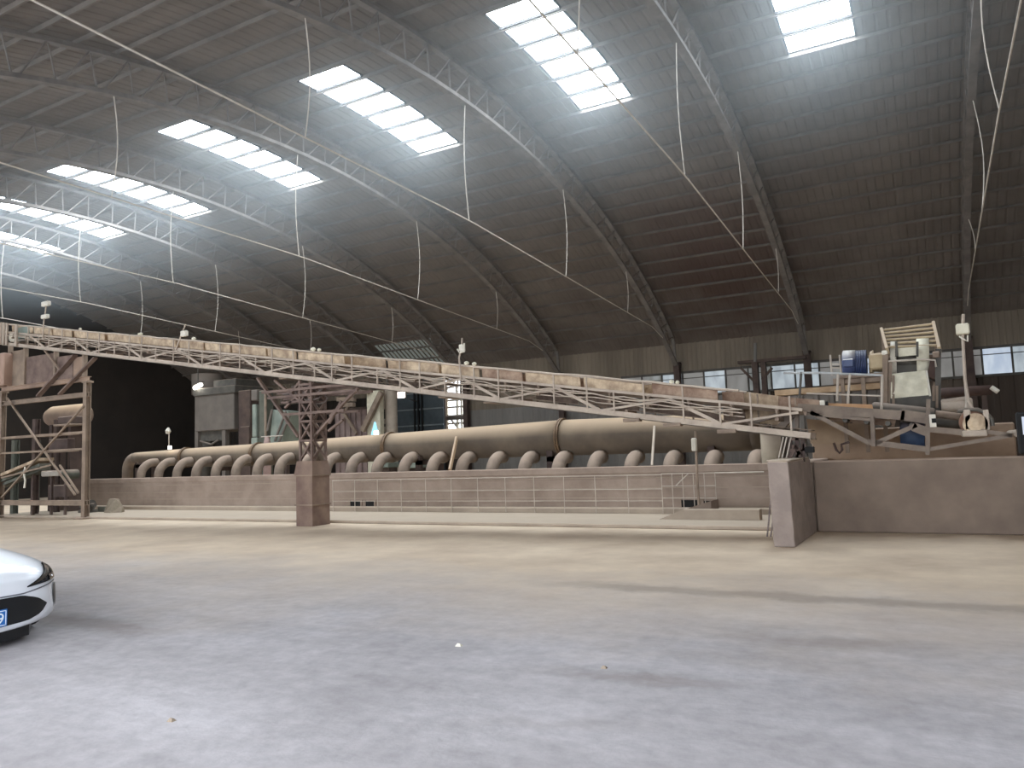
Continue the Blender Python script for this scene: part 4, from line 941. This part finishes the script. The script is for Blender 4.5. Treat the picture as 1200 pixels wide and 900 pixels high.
for p, q in (((322, 517), (335, 482)), ((327, 518), (340, 485)), ((313, 505), (319, 480))): MB().tube([at(*p, Y=22.9), at(*q, Y=22.9)], .05, 8).build('tank_rib', M_box, gt)
bl = thing('pink_bollard', 'small pinkish post cap behind the duct left of the trestle', 'post', at(313, 520, Y=20.2))
s = MB(); p = at(313, 521, Y=20.3); s.tube([(p.x, 20.3, 0), (p.x, 20.3, p.z), (p.x, 20.3, p.z + .28)], 1, 12, radii=[.15, .14, .08]); s.build('body', mat('pinkish', (150, 124, 116), (172, 146, 136), 3, .8), bl); MB().tube([(p.x - .3, 20.3, p.z + .3), (p.x + .8, 20.3, p.z + .3)], .02, 6).build('bar', M_rail, bl)
# shelf steelwork right of trestle
sw = thing('brown_sheet_screen', 'brown corrugated sheet screen behind the duct right of the trestle', 'screen', at(412, 510, Y=30))
p, q = at(393, 510, Y=30), at(431, 478, Y=30); corr(p.x, q.x, 0, q.z, 30, .35, .09).build('sheet', mat('brown_sheet', (122, 104, 98), (146, 126, 118), 1, .85), sw)
MB().beam((p.x, 29.9, q.z), (q.x, 29.9, q.z), .15, .12).build('top_bar', M_tdark, sw)
for p, q in (((403, 484), (418, 508)), ((404, 484), (408, 476))): MB().beam(at(*p, Y=29.8), at(*q, Y=29.8), .1, .15).build('prop', M_convd, sw)
cc2 = thing('tan_round_post', 'tall tan round post behind the duct left of the dark gate', 'post', at(458, 510, Y=30)); x = at(458.5, 480, Y=30).x
MB().tube([(x, 30, 0), (x, 30, at(458, 455, Y=30).z)], .3, 18).build('shaft', M_conv, cc2, True); MB().box((x - .45, 29.55, 0), (x + .45, 30.45, .1)).build('foot', M_conv, cc2); MB().box((x - .4, 29.6, at(458, 455, Y=30).z), (x + .4, 30.4, at(458, 455, Y=30).z + .1)).build('cap', M_conv, cc2)
gate = thing('dark_gate', 'dark green sheet double gate with cross bars beside the bright doorway', 'gate', at(493, 500, Y=34.4))
a, c = at(464, 503, Y=34.4), at(519, 458, Y=34.4); 
for x0_, x1_ in ((a.x, (a.x + c.x) / 2 - .04), ((a.x + c.x) / 2 + .04, c.x)):
    MB().cbox((x0_, 34.4, .05), (x1_, 34.47, c.z), .02).build('leaf', M_gate, gate)
for z in (3.2, 4.1, 5.0, 5.7): MB().box((a.x, 34.33, z), (c.x, 34.39, z + .08)).build('cross_bar', mat('gate_bar', (110, 116, 116), (130, 136, 134), 2, .6) if z == 3.2 else bpy.data.materials['gate_bar'], gate)
for x in ((a.x + c.x) / 2 - .25, (a.x + c.x) / 2 + .25, (a.x + c.x) / 2): MB().box((x - .05, 34.3, 0), (x + .05, 34.36, c.z)).build('upright_bar', M_black, gate)
tag(MB().cbox((a.x - 1.4, 34.2, at(470, 470, Y=34.3).z - .4), (a.x - .3, 34.35, at(470, 455, Y=34.3).z), .02).build('brown_infill', M_convd), 'brown panel patch left of the dark gate', 'panel')
lt = thing('flood_lamp', 'bright flood lamp hanging at the top of the dark gate', 'lamp', at(471, 462, Y=33))
p = at(470.5, 463, Y=33); MB().cbox(p + Vector((-.28, 0, -.18)), p + Vector((.28, .12, .2)), .03).build('housing', M_gdark, lt); MB().box(p + Vector((-.24, -.02, -.15)), p + Vector((.24, 0, .17))).build('lens', emit("lamp_lens", (255, 240, 232), 3), lt)
MB().tube([p + Vector((0, .1, -.1)), p + Vector((0, 1.5, -.3))], .03, 6).build('bracket', M_gdark, lt)
bl2 = thing('bay_lamp', 'bright white lamp head in the dark bay above the sheet bin', 'lamp', at(233, 452, Y=26)); p = at(232, 453, Y=25.8)
MB().tube([p + Vector((-.25, 0, -.06)), p + Vector((.25, 0, .08))], .09, 12).build('tube_light', emit('bay_lens', (255, 255, 250), 8), bl2); MB().beam(p + Vector((-.3, 0, .08)), p + Vector((.3, 0, .22)), .2, .06).build('shade', M_gdark, bl2); MB().tube([p + Vector((0, 0, .15)), p + Vector((0, 0, 1.5))], .03, 6).build('bracket', M_gdark, bl2)
wk = thing('welding_glow_lamp', 'bluish welding glow built as a standing lamp behind the duct right of the trestle', 'lamp', at(440, 508, Y=28)); p = at(439.5, 505, Y=28)  # welding glow stands in as a lamp; its halo is an emitting cone
s = MB(); s.tube([p + Vector((0, 0, -.35)), p + Vector((0, 0, -.1)), p + Vector((0, 0, .15)), p + Vector((0, 0, .42))], 1, 14, radii=[.2, .18, .1, .04]); s.build('glow_cone', emit('blue_glow', (150, 205, 235), .6), wk); MB().tube([p + Vector((.22, -.2, -.28)), p + Vector((.22, -.2, .0))], .10, 12).build('bulb', emit('white_glow', (240, 250, 255), 3), wk)
MB().tube([(p.x, 28, 0), (p.x, 28, p.z - .3)], .06, 8).build('stand', M_gdark, wk)
# tan pallets / low blocks right of the welding glow
pl = thing('tan_bench', 'low tan bench with two rails behind the duct left of the round post', 'bench', at(446, 508, Y=31))
for y0, y1 in ((492, 496), (501, 506)): slab('bench_rail', (433, y0), (458, y1), 31, .3, M_conv, pl, .02)
for px in (435, 456): x = at(px, 500, Y=31.1).x; MB().box((x - .1, 31.02, 0), (x + .1, 31.25, at(px, 492, Y=31.1).z)).build('leg', M_conv, pl)
# pipes and beams bundle up high behind the conveyor
ov = thing('overhead_gantry', 'brown steel gantry with slanted brace right of the lattice trestle', 'gantry', at(430, 470, Y=29))
for p, q, wd in (((396, 468), (416, 468), .2), ((398, 475), (415, 474), .2), ((425, 505), (447, 460), .25), ((396, 455), (432, 460), .15)): MB().beam(at(*p, Y=29), at(*q, Y=29), .2, wd).build('beam', M_convd, ov)
x = at(441, 480, Y=29.3).x; MB().box((x - .5, 29.2, 0), (x + .3, 29.5, at(441, 458, Y=29.3).z)).build('white_column', M_cream, ov)
# ladder frame in the bright doorway
ld = thing('doorway_scaffold', 'white scaffold ladder frame standing in the bright doorway', 'scaffold', at(535, 505, Y=35.6))
for px in (524, 536, 541): x = at(px, 480, Y=35.6).x; MB().box((x - .06, 35.55, -.02), (x + .06, 35.67, at(px, 450, Y=35.6).z)).build('upright', M_white, ld)
for py in (470, 478, 488, 492, 497): a, c = at(522, py, Y=35.6), at(545, py, Y=35.6); MB().box((a.x, 35.5, a.z - .05), (c.x, 35.54, a.z + .06)).build('rung', M_white, ld)
MB().beam(at(524, 486, Y=35.5), at(537, 502, Y=35.5), .06, .1).build('diagonal', M_white, ld)
slab('tray', (522, 488), (544, 491), 35.3, .2, M_box, ld, .01)
# dark lean-to column right of the window strip foot
for px, lab in ((886, 'dark stub column with corbel braces below the far window strip'),):
    t = thing('corbel_column', lab, 'column', at(px, 470, Y=33.5)); x = at(px, 450, Y=33.5).x; z1 = at(px, 425, Y=33.5).z
    MB().box((x - .12, 33.4, 0), (x + .12, 33.7, z1)).build('shaft', M_tdark, t); MB().box((x + .25, 33.4, 0), (x + .45, 33.7, z1)).build('shaft', M_tdark, t)
    a, c = at(865, 424, Y=33.5), at(945, 424, Y=33.5); MB().box((a.x, 33.35, z1), (c.x, 33.75, z1 + .12)).build('crossbeam', M_tdark, t)
    MB().beam(at(868, 431, Y=33.5), at(884, 447, Y=33.5), .1, .1).build('brace', M_tdark, t); MB().beam(at(905, 431, Y=33.5), at(893, 445, Y=33.5), .1, .1).build('brace', M_tdark, t)
    MB().tube([at(885, 424, Y=33.3), at(885, 402, Y=33.3)], .07, 8).build('stub', M_wallgrey, t)
# low machinery seen between the elbows
for k, (px, py, wpx, hpx, m, lab) in enumerate(((447, 545, 15, 7, M_green, 'pale green machine box'), (482, 545, 22, 8, M_green, 'long pale green machine guard'), (506, 541, 8, 5, M_white, 'small white box'))):
    a, c = at(px - wpx / 2, py + hpx / 2, Y=26), at(px + wpx / 2, py - hpx / 2, Y=26)
    t = thing('floor_machine', lab + ' seen between the elbow pipes under the duct', 'machine', (a.x, 26, 0)); MB().cbox((a.x, 26, max(.05, a.z)), (c.x, 26.8, c.z), .03).build('body', m, t); MB().box((a.x + .05, 26.1, 0), (c.x - .05, 26.7, max(.05, a.z))).build('plinth', M_tdark, t)

# ================================================================== CAR
def car():
    root = thing('white_car', 'white car parked with its nose and blue number plate showing at the left edge', 'car', (-7.0, 3.45, 0))
    CX, CY = -6.99, 3.45
    def W(u, v, z): return Vector((CX + u, CY + v, z))
    # stations: u, half width, bottom, shoulder height, top height
    ST = [(.00, .40, .145, .40, .56), (-.03, .54, .13, .44, .595), (-.08, .64, .125, .47, .625), (-.16, .73, .12, .50, .645), (-.28, .81, .12, .54, .665), (-.45, .87, .13, .58, .69), (-.7, .905, .15, .62, .725),
          (-1.0, .92, .16, .65, .765), (-1.35, .925, .17, .68, .81), (-1.62, .925, .18, .70, .85), (-2.4, .925, .18, .74, .88), (-3.3, .93, .18, .78, .90), (-3.9, .91, .2, .80, .95), (-4.3, .86, .25, .78, .96), (-4.55, .74, .32, .70, .86), (-4.62, .6, .4, .6, .74)]
    s = MB(); vs = []; K = 28
    def ring(u, hw, zb_, zs_, zt_):
        out = []
        pts = [(-hw * .94, zb_), (-hw, zb_ + .12), (-hw, (zb_ + zs_) / 2), (-hw * .985, zs_), (-hw * .93, zs_ + (zt_ - zs_) * .45), (-hw * .78, zs_ + (zt_ - zs_) * .8), (-hw * .5, zt_ - .012), (-hw * .2, zt_), ]
        full = pts + [(-y, z) for y, z in reversed(pts)]
        return [W(u, y, z) for y, z in full]
    rings = [ring(*q) for q in ST]; n = len(rings[0])
    vs = [p for r_ in rings for p in r_]
    fs = [(i * n + k, i * n + k + 1, (i + 1) * n + k + 1, (i + 1) * n + k) for i in range(len(rings) - 1) for k in range(n - 1)]
    fs += [(i * n + n - 1, i * n, (i + 1) * n, (i + 1) * n + n - 1) for i in range(len(rings) - 1)]
    # front and tail caps as quad strips
    for base in (0, (len(rings) - 1) * n):
        for k in range(n // 2 - 1): fs.append((base + k, base + k + 1, base + n - 2 - k, base + n - 1 - k))
    s.add(vs, fs)
    paint = mat('white_paint', (232, 234, 238), None, rough=.28); paint.node_tree.nodes['Principled BSDF'].inputs['Coat Weight'].default_value = .35
    body = s.build('body', paint, root, True)
    for p in body.data.polygons: p.use_smooth = True
    md = body.modifiers.new('s', 'SUBSURF'); md.levels = 2; md.render_levels = 2
    # surface of the finished body, for laying patches onto it
    dg = bpy.context.evaluated_depsgraph_get(); ev = body.evaluated_get(dg); me = ev.to_mesh()
    mw = Matrix.Identity(4)
    bvh = BVHTree.FromPolygons([v.co.copy() for v in me.vertices], [tuple(p.vertices) for p in me.polygons]); ev.to_mesh_clear()
    def hit(v, z, off=.006, d=Vector((-1, 0, 0)), o=None):
        o = o or W(1.0, v, z); h = bvh.ray_cast(o, d)
        return (h[0] + h[1] * off) if h[0] is not None else W(-.4, v, z)
    def patch(name, poly, m, nn=14, off=.006, thick=.004, parent=root):
        """fills a front-view outline (v, z), given as lower and upper edges over v, laid on the bodywork"""
        lo, hi = poly; s = MB(); vs = []
        def ev_(ed, v):
            for a, b_ in zip(ed[:-1], ed[1:]):
                if a[0] <= v <= b_[0]: return a[1] + (b_[1] - a[1]) * (v - a[0]) / (b_[0] - a[0])
            return ed[-1][1] if v > ed[-1][0] else ed[0][1]
        v0, v1 = lo[0][0], lo[-1][0]; rows = 6
        for i in range(nn + 1):
            v = v0 + (v1 - v0) * i / nn
            for j in range(rows + 1):
                z = ev_(lo, v) + (ev_(hi, v) - ev_(lo, v)) * j / rows; vs.append(hit(v, z, off))
        s.add(vs, [(i * (rows + 1) + j, (i + 1) * (rows + 1) + j, (i + 1) * (rows + 1) + j + 1, i * (rows + 1) + j + 1) for i in range(nn) for j in range(rows)])
        o = s.build(name, m, parent, True)
        return o
    blk = mat('car_black', (20, 22, 24), None, rough=.35)
    patch('grille', ([(-.60, .31), (-.54, .245), (-.42, .205), (-.2, .19), (.2, .19), (.42, .205), (.54, .245), (.60, .31)], [(-.60, .32), (-.5, .385), (-.36, .425), (.36, .425), (.5, .385), (.60, .32)]), blk, 28)
    patch('bonnet_seam', ([(-.74, .488), (-.36, .432), (.36, .432), (.74, .488)], [(-.74, .50), (-.36, .444), (.36, .444), (.74, .50)]), mat('dark_seam', (110, 112, 118), None, rough=.3), 24, .008)
    s = MB(); s.prism([W(-.14, -.5, .05), W(-.08, -.3, .05), W(-.08, .3, .05), W(-.14, .5, .05), W(-.5, .72, .05), W(-.5, -.72, .05)], (0, 0, .1)); s.build('splitter', blk, root)
    chrome = mat('lamp_chrome', (230, 230, 232), None, rough=.12, metal=1.0); glass = mat('lamp_dark', (40, 44, 50), None, rough=.08)
    for sg in (-1, 1):
        def E(l): return sorted((sg * v, z) for v, z in l)
        lamp = patch('headlight', (E([(.40, .485), (.60, .50), (.82, .52)]), E([(.40, .495), (.58, .565), (.70, .628), (.76, .635), (.82, .575)])), glass, 14, .01)
        patch('lamp_reflector', (E([(.43, .492), (.58, .53), (.74, .60)]), E([(.43, .497), (.58, .56), (.72, .63)])), chrome, 10, .016, parent=lamp)
        patch('lamp_projector', (E([(.64, .51), (.72, .515)]), E([(.64, .545), (.72, .56)])), chrome, 4, .018, parent=lamp)
        patch('side_vent', (E([(.70, .36), (.73, .25), (.76, .28), (.80, .36)]), E([(.70, .46), (.80, .475)])), blk, 4, .008)
    # number plate, only its end is in view
    pp = [(-.22, .20), (.22, .20), (.22, .34), (-.22, .34)]
    s = MB(); s.prism([W(.025, v, z) for v, z in pp], (.012, 0, 0)); pl_ = s.build('number_plate', mat('plate_blue', (36, 104, 176), None, rough=.4), root)
    white = mat('plate_white', (235, 240, 245), None, rough=.4)
    s = MB()
    for a, c in (((-.212, .208), (.212, .214)), ((-.212, .326), (.212, .332)), ((-.212, .208), (-.206, .332)), ((.206, .208), (.212, .332))): s.box(W(.037, a[0], a[1]), W(.0395, c[0], c[1]))
    s.build('plate_border', white, pl_)
    cu = bpy.data.curves.new('plate_digit', 'FONT'); cu.body = '9'; cu.size = .125; cu.extrude = .001; cu.align_x = 'CENTER'
    tmp = bpy.data.objects.new('plate_digit', cu); COL.objects.link(tmp)
    dg = bpy.context.evaluated_depsgraph_get(); dm = bpy.data.meshes.new_from_object(tmp.evaluated_get(dg)); bpy.data.objects.remove(tmp)
    do = bpy.data.objects.new('plate_digit', dm); COL.objects.link(do); dm.materials.clear(); dm.materials.append(white)
    do.parent = pl_; do.matrix_world = Matrix.Translation(W(.0395, .165, .226)) @ Matrix(((0, 0, 1), (1, 0, 0), (0, 1, 0))).to_4x4()
    # cabin glass and roof
    gl = mat('car_glass', (26, 32, 38), None, rough=.05)
    s = MB(); cab = [(-1.5, .70, .86), (-2.25, .58, 1.30), (-3.2, .56, 1.33), (-4.1, .62, .98)]
    vs = []
    for u, hw, z in cab: vs += [W(u, -hw, z), W(u, hw, z)]
    vs += [W(-1.7, -.84, .84), W(-1.7, .84, .84), W(-4.1, -.84, .90), W(-4.1, .84, .90)]
    s.add(vs, [(0, 1, 3, 2), (2, 3, 5, 4), (4, 5, 7, 6), (0, 2, 8), (1, 9, 3), (2, 4, 10, 8), (3, 9, 11, 5), (4, 6, 10), (5, 11, 7), (0, 8, 9, 1), (6, 7, 11, 10)]); s.build('cabin_glass', gl, root)
    s = MB(); s.prism([W(-2.2, -.6, 1.28), W(-2.2, .6, 1.28), W(-3.25, .58, 1.32), W(-3.25, -.58, 1.32)], (0, 0, .04)); s.build('roof', paint, root)
    for sg in (-1, 1):
        MB().beam(W(-1.52, sg * .76, .86), W(-2.25, sg * .6, 1.31), .05, .06).build('pillar', blk, root)
        MB().cbox(W(-2.0, sg * .98 - .08, .90), W(-1.86, sg * .98 + .08, 1.02), .03).build('mirror', blk, root)
        for u in (-.86, -3.65):
            s = MB(); c = W(u, sg * .80, .31); s.tube([c + Vector((0, -.11, 0)), c + Vector((0, -.09, 0)), c + Vector((0, .09, 0)), c + Vector((0, .11, 0))], 1, 32, radii=[.28, .312, .312, .28]); wh = s.build('wheel', mat('tyre', (24, 24, 24), None, rough=.9), root, True)
            s = MB(); s.tube([c + Vector((0, sg * .112, 0)), c + Vector((0, sg * .122, 0))], .2, 24); s.build('rim', chrome, wh)
car()

# small scraps on the floor
for k, (px, py, r) in enumerate(((538, 757, .024), (708, 783, .02), (201, 845, .02))):
    p = at(px, py, Z=0); s = MB(); vs = [(p.x - r, p.y - r, 0), (p.x + r * 1.1, p.y - r * .8, 0), (p.x + r, p.y + r, 0), (p.x - r * .8, p.y + r * .9, 0), (p.x - r * .4, p.y - r * .3, r), (p.x + r * .5, p.y - r * .2, r * .8), (p.x + r * .3, p.y + r * .5, r * .7)]
    s.add(vs, [(3, 2, 1, 0), (0, 1, 5, 4), (1, 2, 6, 5), (2, 3, 6), (3, 0, 4), (3, 4, 6), (4, 5, 6)])
    tag(s.build('floor_scrap', M_white if k == 0 else M_stone), ('small white scrap lying on the middle of the floor', 'tiny grey pebble on the floor at lower centre right', 'tiny grey pebble on the floor at lower left')[k], 'scrap' if k == 0 else 'pebble')

# dusty air in the hall
if HAZE > 0:
    s = MB(); n = 14; P = [arc(RS - .12, -27 + 54 * k / n, X0 + .1) for k in range(n + 1)]; poly = [(p.x, p.y, p.z) for p in P]      # the dust hangs under the roof
    s.prism(poly, (X1 - X0 - .2, 0, 0))
    m = bpy.data.materials.new('dusty_air'); m.use_nodes = True; nt = m.node_tree
    nt.nodes.remove(nt.nodes['Principled BSDF']); v = nt.nodes.new('ShaderNodeVolumeScatter')
    v.inputs['Color'].default_value = (.84, .92, .95, 1); v.inputs['Density'].default_value = HAZE; v.inputs['Anisotropy'].default_value = .55
    nt.links.new(v.outputs[0], nt.nodes['Material Output'].inputs['Volume'])
    o = s.build('dust_haze', m); o['kind'] = 'stuff'; tag(o, 'thin bluish dust haze filling the air of the hall', 'haze')
